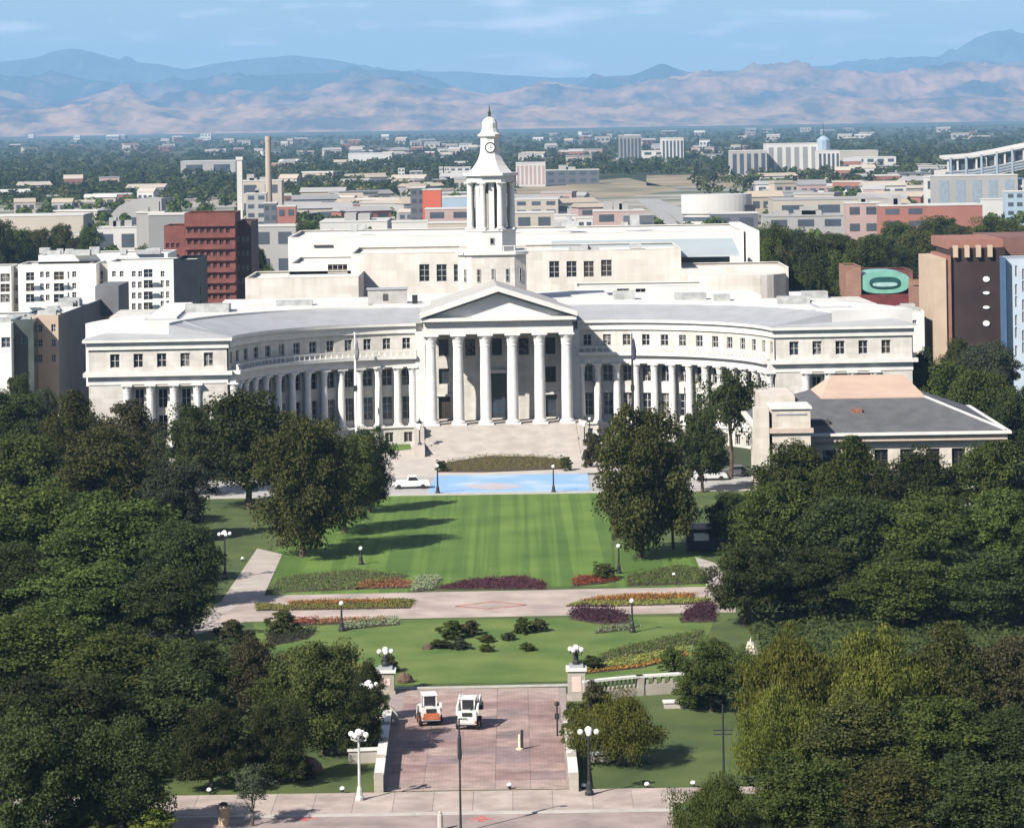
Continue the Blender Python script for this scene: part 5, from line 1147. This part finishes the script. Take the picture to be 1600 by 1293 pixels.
bed('mixed green border above the yellow one', [(920, 1036), (1000, 1022), (1090, 1005), (1100, 985), (1050, 995), (960, 1015)], .5, FL['green'], group=GBD)
bed('pale white flowering patch behind the plum bed', [(930, 990), (985, 984), (1000, 978), (960, 978), (935, 983)], .4, FL['pale'], group=GBD)
bed('dark shaded shrub border at the left path foot', [(420, 1010), (480, 998), (495, 985), (440, 982), (415, 990)], .9, flower_mat('dark_shrub', (.02, .028, .014), (.05, .065, .03)), group=GBD)
bed('olive and rust hedge oval before the city hall steps', [(682, 738), (760, 738), (885, 733), (884, 718), (830, 713), (760, 713), (700, 722)], .9, flower_mat('olive_rust_hedge', (.06, .08, .018), (.20, .165, .05)), 'hedge', 'hedge', dens=16)
def shrub(px, py, wpx, hpx, tone, label, name='shrub'):
    g = G(px, py); s = g.y / FPX; return tree_at(g.x, g.y, hpx * s * (.7 if py < 1030 and 640 < px < 880 else 1), wpx * s, tone, 'bush', label, name, 'shrub', 'garden shrubs', z=.03)
for a in [(705, 998, 52, 44, 'green', 'dark green shrub left of the garden centre'), (735, 992, 40, 36, 'brown', 'brownish shrub behind the left garden shrub'), (815, 990, 36, 40, 'green', 'dark upright shrub right of the garden centre'),
          (842, 986, 40, 28, 'brown', 'rust shrub right of the dark upright shrub'), (690, 1012, 48, 20, 'olive', 'low olive shrub front left of the garden'), (760, 1003, 34, 18, 'olive', 'small olive shrub in the garden middle'),
          (760, 1018, 30, 18, 'olive', 'low olive shrub nearest the plaza'), (825, 1016, 34, 18, 'green', 'low dark shrub front right of the garden'), (795, 1000, 30, 18, 'grey', 'pale grey shrub in the garden middle'), (720, 1014, 40, 22, 'grey', 'grey-green shrub in the front left group'),
          (925, 1046, 46, 22, 'dark', 'dark shrub at the right gate pillar'), (440, 990, 60, 40, 'olive', 'olive shrub at the left end of the garden'), (360, 1005, 60, 40, 'brown', 'brown shrub below the side path'),
          (945, 905, 50, 28, 'olive', 'olive shrub above the red-brown bed'), (885, 735, 26, 24, 'olive', 'leafy shrub at the right end of the hedge oval'), (690, 736, 24, 26, 'dark', 'dark clump at the left end of the hedge oval'),
          (130, 1318, 130, 62, 'olive', 'olive shrub at the bottom edge near the left corner'), (235, 1314, 100, 56, 'yellow', 'yellow-green shrub at the bottom edge left'), (60, 1232, 130, 50, 'dark', 'dark shrub beneath the bottom left trees'), (180, 1228, 120, 46, 'dark', 'dark shrub right of the bottom left trees'), (300, 1212, 110, 50, 'dark', 'dark shrub under the black-green tree'), (390, 1200, 70, 44, 'brown', 'brownish shrub at the edge of the left shade'), (470, 1215, 60, 40, 'dark', 'dark shrub under the left plaza tree'),
          (610, 1050, 36, 30, 'brown', 'rust shrub behind the left gate pillar'), (1055, 1050, 60, 40, 'green', 'green shrub at the balustrade right end'), (925, 730, 40, 60, 'brown', 'reddish shrub at the right end of the blue street'), (1090, 1105, 90, 60, 'green', 'green shrub below the balustrade'),
          (900, 1160, 60, 70, 'olive', 'olive shrub hanging over the right plaza wall'), (935, 1120, 60, 60, 'brown', 'brownish shrub before the right balustrade')]: shrub(*a)

# ================================================================ LAMPS, POLES, WALLS
def globe_lamp(label, loc, h, n=4, pole=M_IRON, spread=.62, group='globe lamps of the park'):
    o = thing('globe_lamp', label, 'street lamp', loc, rt.uniform(0, 1.2), group)
    b = MB(); b.lathe([(.34, 0), (.34, .25), (.24, .4), (.2, .9), (.12, 1.1), (.085, h * .8), (.07, h - .6)], 10); b.build('post', pole, o)
    if n:
        b = MB()
        for k in range(n):
            a = 2 * math.pi * k / n; c, s = math.cos(a), math.sin(a); b.tube((0, 0, h - .95), (c * spread, s * spread, h - .85), .045, .04, 6); b.tube((c * spread, s * spread, h - .87), (c * spread, s * spread, h - .62), .04, .06, 6)
        b.build('arms', pole, o)
        for k in range(n):
            a = 2 * math.pi * k / n; MB().ball((spread * math.cos(a), spread * math.sin(a), h - .42), .22).build('globe', M_GLOBE, o, smooth=True)
    MB().ball((0, 0, h - .28 if n else h - .4), .29 if n else .24).build('globe', M_GLOBE, o, smooth=True); return o
M_PALEP = mat('pale_post', (.42, .43, .40), .6, .1, 2)
def gl_at(px, pyb, pyt, label, n=4, pole=M_IRON, zb=.03, **k):
    g = G(px, pyb); h = Z_(px, pyt, g.y); return globe_lamp(label, (g.x, g.y, zb), h - zb, n, pole, **k)
gl_at(562, 1252, 1138, 'five-globe lamp with pale post left of the plaza entrance', pole=M_PALEP, zb=.13)
gl_at(921, 1244, 1134, 'five-globe lamp with dark post right of the plaza entrance', zb=.13)
gl_at(352, 905, 828, 'five-globe lamp beside the left side path')
gl_at(578, 1180, 1062, 'five-globe lamp half hidden by the left tree at the plaza', pole=M_PALEP)
gl_at(1133, 1100, 1030, 'five-globe lamp among the right trees below the balustrade')
for px, pb_, pt_, lab in ((564, 882, 851, 'single-globe lamp in the tree shade on the left lawn'), (967, 896, 847, 'single-globe lamp at the right edge of the main lawn'), (684, 771, 723, 'single-globe lamp at the left of the blue street'), (865, 770, 724, 'single-globe lamp at the right of the blue street'),
                          (534, 986, 936, 'dark lamp post without arms on the left garden'), (988, 988, 932, 'dark lamp post without arms on the right garden'), (922, 712, 650, 'single-globe lamp beside the city hall steps')):
    gl_at(px, pb_, pt_, lab, 0)
# pole with cross arms in the right trees
g = G(1131, 1222); up = thing('utility_pole', 'thin dark pole with two cross arms before the right trees', 'pole', (g.x, g.y, .02)); h = Z_(1131, 1100, g.y)
MB().lathe([(.1, 0), (.07, h)], 8).build('pole', M_IRON, up); MB().box(-.75, .75, -.05, .05, h * .66, h * .66 + .09).build('cross_arm', M_IRON, up); MB().box(-.75, .75, -.05, .05, h * .61, h * .61 + .09).build('cross_arm', M_IRON, up)
# tall dark pole in the foreground of the plaza
g = G(720, 1300); fp = thing('lamp_pole', 'tall thin dark pole rising in front of the plaza', 'pole', (g.x, g.y, .02)); h = Z_(718, 1122, g.y)
MB().lathe([(.13, 0), (.09, .6), (.07, h * .45), (.06, h)], 8).build('pole', M_IRON, fp); MB().lathe([(.12, 0), (.16, .25), (.14, 1.5), (.07, 1.9)], 8, (0, 0, h * .64)).build('banner_roll', M_IRON, fp); MB().box(-.05, .6, -.04, .04, h - .1, h).build('arm', M_IRON, fp); MB().box(.25, .7, -.15, .15, h - .2, h - .08).build('lamp_head', M_PALEP, fp)
g = G(688, 1296); bo = thing('bollard', 'pale stone bollard at the bottom edge of the road', 'bollard', (g.x, g.y, .02)); MB().lathe([(.22, 0), (.2, 1.1), (.12, 1.2)], 10).build('shaft', M_CONC, bo); MB().ball((0, 0, 1.25), .15, 8).build('cap', M_CONC, bo)
# flagpoles before the city building
for px, pb_, pt_, mm, lab in ((557, 700, 522, M_GLOBE, 'white flagpole in front of the left curved wing'), (990, 700, 521, M_IRON, 'dark flagpole in front of the right curved wing')):
    g = G(px, pb_); fp = thing('flagpole', lab, 'flagpole', (g.x, g.y, .03), 0, 'flagpoles before the city hall'); h = Z_(px, pt_, g.y)
    MB().lathe([(.4, 0), (.4, .5), (.22, .6), (.2, h * .6), (.1, h)], 10).build('pole', mm, fp); MB().ball((0, 0, h + .12), .18).build('finial', M_GLOBE, fp)
    MB().box(-.3, .3, -.25, .25, h * .5, h * .5 + .9).build('halyard_box', M_IRON, fp)
    # furled flag hanging along the pole
    b = MB(); prof = [(.12, 0), (.34, .3), (.42, 1.4), (.26, 2.6), (.1, 3.4)]; b.lathe(prof, 7, (.25, 0, h - 4.2)); b.build('furled_flag', mat('furled_flag_dark', (.05, .05, .09), .9, .3, 1) if mm is M_IRON else mat('furled_flag_grey', (.2, .2, .22), .9, .3, 1), fp)
# gate pillars with five-globe lamps on top, and the low walls along the plaza
M_PIL = stone_mat('pillar_stone', (.37, .335, .29), (1.1, .55), .08, .86)
for px, pb_, pt_, wpx, lab, lab2 in ((603, 1082, 1043, 27, 'stone gate pillar at the left of the garden entrance', 'five-globe lamp on top of the left gate pillar'), (901, 1092, 1040, 27, 'stone gate pillar at the right of the garden entrance', 'five-globe lamp on top of the right gate pillar')):
    g = G(px, pb_); w = wpx * g.y / FPX / 2; h = Z_(px, pt_, g.y); o = thing('gate_pillar', lab, 'pillar', (g.x, g.y, .02))
    MB().box(-w * 1.15, w * 1.15, -w * 1.15, w * 1.15, 0, .3).build('plinth', M_PIL, o); MB().box(-w, w, -w, w, .3, h - .35).build('shaft', M_PIL, o); MB().box(-w * 1.2, w * 1.2, -w * 1.2, w * 1.2, h - .35, h - .1).build('cap', M_STONE2, o); MB().box(-w * .8, w * .8, -w * .8, w * .8, h - .1, h + .15).build('cap_block', M_ROOFG, o)
    globe_lamp(lab2, (g.x, g.y, .02 + h + .15), 1.75, 4, spread=.55)
    MB().box(-w * .55, w * .55, -w - .03, -w - .002, .8, h - .8).build('panel', mat('pinkish_panel', (.55, .42, .37), .8, .08, 1), o)
def low_wall(label, p0, p1, h, th, m, cope=M_STONE2, panels=0, name='low_wall'):
    A, B = G(*p0), G(*p1); L = (B - A).length; o = thing(name, label, 'wall', (A.x, A.y, .02), math.atan2(B.y - A.y, B.x - A.x))
    MB().box(0, L, -th / 2, th / 2, 0, h).build('wall', m, o); MB().box(-.12, L + .12, -th / 2 - .1, th / 2 + .1, h, h + .16).build('coping', cope, o)
    if panels:
        n = panels; st = L / n
        for i in range(n + 1): MB().box(i * st - .25, i * st + .25, -th / 2 - .08, th / 2 + .08, .01, h + .35).build('pier', m, o)
    return o
low_wall('stone side wall along the left of the brick plaza', (592, 1238), (606, 1130), 1.15, .55, M_PIL, panels=4)
low_wall('stone side wall along the right of the brick plaza', (897, 1238), (888, 1150), 1.15, .55, M_PIL, panels=3)
low_wall('stone return wall left of the plaza in shade', (545, 1192), (600, 1190), 1.0, .5, M_PIL)
low_wall('low stone seat wall under the small willow', (925, 1190), (985, 1184), .6, .6, M_CONC)
low_wall('pale seat slab right of the plaza among grass', (1038, 1106), (1072, 1105), .5, .7, M_CONC)
# balustrade right of the gate pillar: piers, solid dado, balusters and rail
for p0, p1, lab, solid in (((916, 1094), (1000, 1086), 'pierced stone balustrade right of the gate pillar', False), ((1000, 1086), (1062, 1082), 'solid stone parapet at the end of the balustrade', True)):
    A, B = G(*p0), G(*p1); L = (B - A).length; o = thing('balustrade', lab, 'balustrade', (A.x, A.y, .02), math.atan2(B.y - A.y, B.x - A.x))
    MB().box(.31, L, -.25, .25, 0, .75 if not solid else 1.0).build('dado', M_PIL, o); MB().box(-.35, L + .35, -.36, .36, 1.62, 1.8).build('rail', M_STONE2, o); MB().box(-.3, .3, -.34, .34, 0, 1.62).build('pier', M_PIL, o)
    bm = MB().lathe([(.09, 0), (.14, .2), (.07, .5), (.12, .86)], 8).mesh('baluster')
    n = int(L / .45)
    for i in range(n): link('baluster', bm, M_PIL, o, (.55 + i * (L - .7) / n, 0, .76)) if not solid else (MB().box(.55 + i * (L - .7) / n, .75 + i * (L - .7) / n, -.24, .24, 1.0, 1.62).build('panel', M_PIL, o) if i % 2 == 0 else None)
# curved stone bench at the left of the plaza, timber planter, boulders
g = G(610, 1132); o = thing('stone_bench', 'pale curved stone bench end at the left plaza wall', 'bench', (g.x, g.y, .05)); b = MB(); pr = []
for i in range(7):
    a = math.pi * .5 * i / 6; pr.append((-.7 + 1.5 * math.sin(a), 2.0 * math.cos(a) * .9))
b.add([(x, y, z) for y in (-.22, .22) for x, z in [(q[0], max(.02, q[1])) for q in pr] + [(q[0] - .35, max(.02, q[1] - .35)) for q in pr[::-1]]], [tuple(range(13, -1, -1)), tuple(range(14, 28))] + [(i, (i + 1) % 14, 14 + (i + 1) % 14, 14 + i) for i in range(14)])
b.build('curved_end', M_CONC, o); MB().box(-2.6, -.72, -.3, .3, .45, .6).build('seat', M_CONC, o); MB().box(-2.4, -2.1, -.25, .25, 0, .45).build('leg', M_CONC, o)
def boulder(label, px, pyb, wpx, hpx, m, seed, name='boulder'):
    g = G(px, pyb); s = g.y / FPX; rg = np.random.RandomState(seed); b = MB(); b.lathe([(.3, 0), (.5, .1), (.52, .35), (.42, .65), (.25, .9), (.05, 1.0)], 12)
    b.v = [(x * wpx * s * (1 + rg.normal() * .08), y * wpx * s * .8 * (1 + rg.normal() * .08), z * hpx * s * (1 + rg.normal() * .05)) for x, y, z in b.v]
    o = b.build(name, m, None, (g.x, g.y, .0)); return tag(o, label, name)
boulder('brown weathered boulder under the left plaza tree', 482, 1208, 44, 26, mat('brown_rock', (.10, .065, .045), .9, .3, 1, bump=.3), 3)
boulder('pale upright carved stone among the right trees', 1174, 1045, 24, 46, mat('pale_rock', (.55, .48, .38), .9, .2, 1, bump=.3), 5, 'standing_stone')
boulder('rounded pale stone at the foot of the carved stone', 1172, 1067, 28, 20, mat('pale_rock', (.55, .48, .38)), 8)
boulder('brown rock beside the left gate pillar', 632, 1066, 26, 16, mat('brown_rock', (.10, .065, .045)), 9)
boulder('rounded rock at the front left of garden shrubs', 668, 1014, 16, 9, mat('brown_rock', (.10, .065, .045)), 12)
for k, (px, py, lab) in enumerate([(535, 1239, 'small white ground light left of the plaza'), (912, 1234, 'small white ground light right of the plaza'), (796, 1233, 'small white ground light in the plaza middle'), (1011, 1232, 'small white ground light on the right verge'), (1083, 1230, 'small white ground light near the right trees'), (327, 1241, 'small white ground light on the left verge'), (1053, 902, 'white ball light on the right garden lawn'), (379, 877, 'white ball light beside the left path')]):
    g = G(px, py); o = thing('ground_light', lab, 'light', (g.x, g.y, .13)); MB().lathe([(.14, 0), (.12, .25)], 8).build('base', M_IRON, o); MB().lathe([(.19, .2), (.2, .26), (.17, .36), (.06, .42)], 12).build('dome', M_GLOBE, o)
g = G(812, 1171); o = thing('traffic_post', 'short orange-white post standing on the brick plaza', 'post', (g.x, g.y, .05)); MB().lathe([(.32, 0), (.32, .08), (.12, .12), (.1, 1.2), (.04, 1.25)], 10).build('post', mat('cream_plastic', (.6, .5, .36), .6, .1), o); MB().box(.1, .32, -.03, .03, 0, 1.6).build('sign_blade', M_IRON, o)
g = G(871, 1150); o = thing('sign_post', 'dark sign post at the right edge of the plaza', 'sign post', (g.x, g.y, .05)); MB().lathe([(.08, 0), (.06, 2.6)], 8).build('post', M_IRON, o); MB().ball((0, 0, 2.7), .22, 8).build('lantern', M_IRON, o); MB().box(-.2, .2, -.04, .04, 1.4, 1.9).build('plate', M_IRON, o)
g = G(350, 1290); o = thing('litter_bin', 'tan stone litter bin at the bottom left pavement', 'bin', (g.x, g.y, .05)); MB().lathe([(.4, 0), (.42, 1.3), (.46, 1.32), (.46, 1.45), (.3, 1.5)], 14).build('drum', mat('tan_bin', (.38, .28, .19), .9, .15, 2), o); MB().lathe([(.36, 1.5), (.25, 1.7), (.05, 1.75)], 14).build('lid', M_IRON, o)

# ================================================================ SKID STEER LOADERS
M_WPAINT = mat('white_machine_paint', (.62, .60, .57), .4, .05, 2); M_OPAINT = mat('orange_red_paint', (.42, .13, .06), .5, .15, 2); M_TYRE = mat('tyre_rubber', (.02, .02, .02), .9, .2, 4)
def loader(label, px, py, rz, body, arm_up):
    g = G(px, py); o = thing('skid_steer_loader', label, 'loader', (g.x, g.y, .06), rz, 'skid steer loaders on the plaza')
    b = MB(); b.box(-.62, .62, -1.25, 1.0, .45, 1.2); b.box(-.75, .75, -1.3, -.55, .5, 1.55); b.build('body', M_WPAINT, o)
    MB().box(-.62, .62, -1.36, -1.301, .6, 1.1).build('tail_panel', body, o); MB().box(-.4, .4, -1.37, -1.302, 1.15, 1.45).build('grille', M_IRON, o)
    for sx_ in (-.66, .66): MB().box(sx_ - .06, sx_ + .06, -1.36, -1.3, .62, .8).build('tail_light', mat('tail_light_red', (.5, .03, .02), .3, .1), o)
    cb = MB().box(-.55, .55, -.55, .75, 1.2, 1.26).build('cab', M_IRON, o)
    for x in (-.52, .52):
        for y in (-.5, .7): MB().box(x - .05, x + .05, y - .05, y + .05, 1.2, 2.35).build('cab_pillar', M_WPAINT, cb)
    MB().box(-.62, .62, -.6, .8, 2.35, 2.48).build('cab_roof', M_WPAINT, cb); MB().box(-.46, .46, -.53, -.5, 1.3, 2.33).build('rear_window', M_GLASS, cb)
    for x in (-.53, .53): MB().box(x - .01, x + .01, -.45, .65, 1.3, 2.33).build('side_window', M_GLASS, cb)
    MB().box(-.3, .3, -.3, .3, 1.26, 1.6).build('operator_seat', M_IRON, cb)
    for sx_ in (-1, 1):
        x = sx_ * .82
        if arm_up: MB().tube((x, -1.0, 1.75), (x, 1.0, 2.4), .1, .1, 6).build('lift_arm', M_WPAINT, o); MB().tube((x, 1.0, 2.4), (x, 1.75, 1.3), .1, .1, 6).build('arm_link', M_WPAINT, o)
        else: MB().tube((x, -1.0, 1.75), (x, .9, 1.35), .1, .1, 6).build('lift_arm', M_WPAINT, o); MB().tube((x, .9, 1.35), (x, 1.55, .45), .1, .1, 6).build('arm_link', M_WPAINT, o)
        MB().box(x - .09, x + .09, -1.15, -.85, 1.2, 1.85).build('arm_tower', M_WPAINT, o)
        for yy in (-.75, .6):
            w = MB(); w.lathe([(.2, -.14), (.4, -.14), (.42, 0), (.4, .14), (.2, .14)], 16); w.v = [(z + sx_ * .8, a + yy, q + .44) for a, q, z in w.v]; wo2 = w.build('wheel', M_TYRE, o)
            r = MB(); r.lathe([(.2, -.16), (.2, .16)], 12); r.v = [(z + sx_ * .8, a + yy, q + .44) for a, q, z in r.v]; r.build('rim', M_OPAINT, wo2)
    b = MB(); zb_ = 1.15 if arm_up else .12; b.add([(-.95, 1.5, zb_), (.95, 1.5, zb_), (.95, 2.25, zb_), (-.95, 2.25, zb_), (-.95, 1.45, zb_ + .7), (.95, 1.45, zb_ + .7), (.95, 1.9, zb_ + .6), (-.95, 1.9, zb_ + .6)],
        [(0, 1, 2, 3)[::-1], (0, 1, 5, 4), (1, 2, 6, 5), (3, 0, 4, 7), (4, 5, 6, 7)]); b.build('bucket', M_IRON, o)
    MB().tube((.3, -.9, 1.55), (.3, -.9, 2.15), .06, .06, 6).build('exhaust', M_IRON, o); o.scale = (1.06, 1.06, 1.06)
    return o
loader('white and rust compact loader at the left of the plaza', 671, 1131, R_(8), M_OPAINT, False)
loader('white compact loader with raised arms right of the other', 733, 1137, R_(-6), M_WPAINT, True)

# ================================================================ CARS IN FRONT OF THE CITY BUILDING
def car(label, px, py, rz, c, pickup=False):
    g = G(px, py); o = thing('car', label, 'car', (g.x, g.y, .05), rz, 'cars on the street before the city hall')
    m = mat('car_paint_%d' % int(sum(c) * 1000), c, .35, .03, 1, spec=.5)
    prof = [(-2.3, .35), (-2.35, .8), (-2.1, .95), (-1.3, 1.0), (-.6, 1.5), (.9, 1.52), (1.6, 1.02), (2.25, .9), (2.35, .55), (2.3, .35)] if not pickup else [(-2.7, .45), (-2.75, 1.1), (-.5, 1.1), (-.35, 1.75), (.8, 1.75), (1.3, 1.15), (2.5, 1.05), (2.65, .7), (2.6, .45)]
    n = len(prof); b = MB(); b.add([(x, -.88, z) for x, z in prof] + [(x, .88, z) for x, z in prof], [tuple(range(n - 1, -1, -1))[::-1], tuple(range(2 * n - 1, n - 1, -1))] + [(i, n + i, n + (i + 1) % n, (i + 1) % n) for i in range(n)]); b.build('body', m, o)
    for s in (-1, 1):
        gp = [(-1.1, 1.03), (-.55, 1.43), (.85, 1.45), (1.35, 1.05)] if not pickup else [(-.4, 1.15), (-.28, 1.68), (.75, 1.68), (1.15, 1.18)]
        MB().add([(x, s * .885, z) for x, z in gp] + [(x, s * .87, z) for x, z in gp], [(0, 1, 2, 3), (7, 6, 5, 4), (0, 4, 5, 1), (1, 5, 6, 2), (2, 6, 7, 3), (3, 7, 4, 0)]).build('side_window', M_GLASS, o)
        for x in (-1.45, 1.45) if not pickup else (-1.7, 1.7):
            w = MB(); w.lathe([(.18, -.11), (.33, -.11), (.33, .11), (.18, .11)], 14); w.v = [(a + x, z + s * .8, q + .33) for a, q, z in w.v]; w.build('wheel', M_TYRE, o)
        MB().box(2.25, 2.36, s * .6 - .15, s * .6 + .15, .65, .8).build('headlight', M_GLOBE, o)
    return o
car('white pickup truck left of the blue painted street', 642, 763, R_(3), (.78, .77, .75), True)
car('pale grey car behind the right lawn tree', 1110, 750, R_(3), (.5, .5, .5))
# a row of pale parked cars seen through the trees at far right of the street
for k, px in enumerate((1065, 1150)): car(('silver car left of the open-crowned tree trunk', 'dark car right of the open-crowned tree trunk')[k], px, 744, 0, ((.55, .55, .56), (.08, .08, .09))[k])
# small park shelter seen under the right tree
g = G(1100, 860); o = thing('park_kiosk', 'small kiosk with pinkish flat roof under the right trees', 'kiosk', (g.x, g.y, .02)); MB().box(-2, 2, 0, 3, 0, 2.6).build('wall', mat('kiosk_dark', (.06, .06, .07), .7, .2), o); MB().box(-2.4, 2.4, -.5, 3.4, 2.6, 2.85).build('roof', mat('kiosk_roof', (.55, .45, .43), .8, .1), o); MB().box(-1.2, .6, -.05, -.003, 1.2, 2.1).build('hatch', M_GLOBE, o)

# ================================================================ HAZE: the air between here and the mountains
hz = MB().box(-31000, 31000, -3000, 38500, -3, 1010).build('haze', None)
hm = bpy.data.materials.new('haze_air'); hm.use_nodes = True; t = hm.node_tree; n = t.nodes
for x in list(n):
    if x.type == 'BSDF_PRINCIPLED': n.remove(x)
pv = n.new('ShaderNodeVolumePrincipled'); pv.inputs['Color'].default_value = (.35, .645, 1.0, 1); pv.inputs['Density'].default_value = HAZE_D; pv.inputs['Anisotropy'].default_value = 0.0
t.links.new(pv.outputs[0], n['Material Output'].inputs['Volume']); hz.data.materials.append(hm)
tag(hz, 'thin blue haze filling the air to the mountains', None, None, 'stuff')
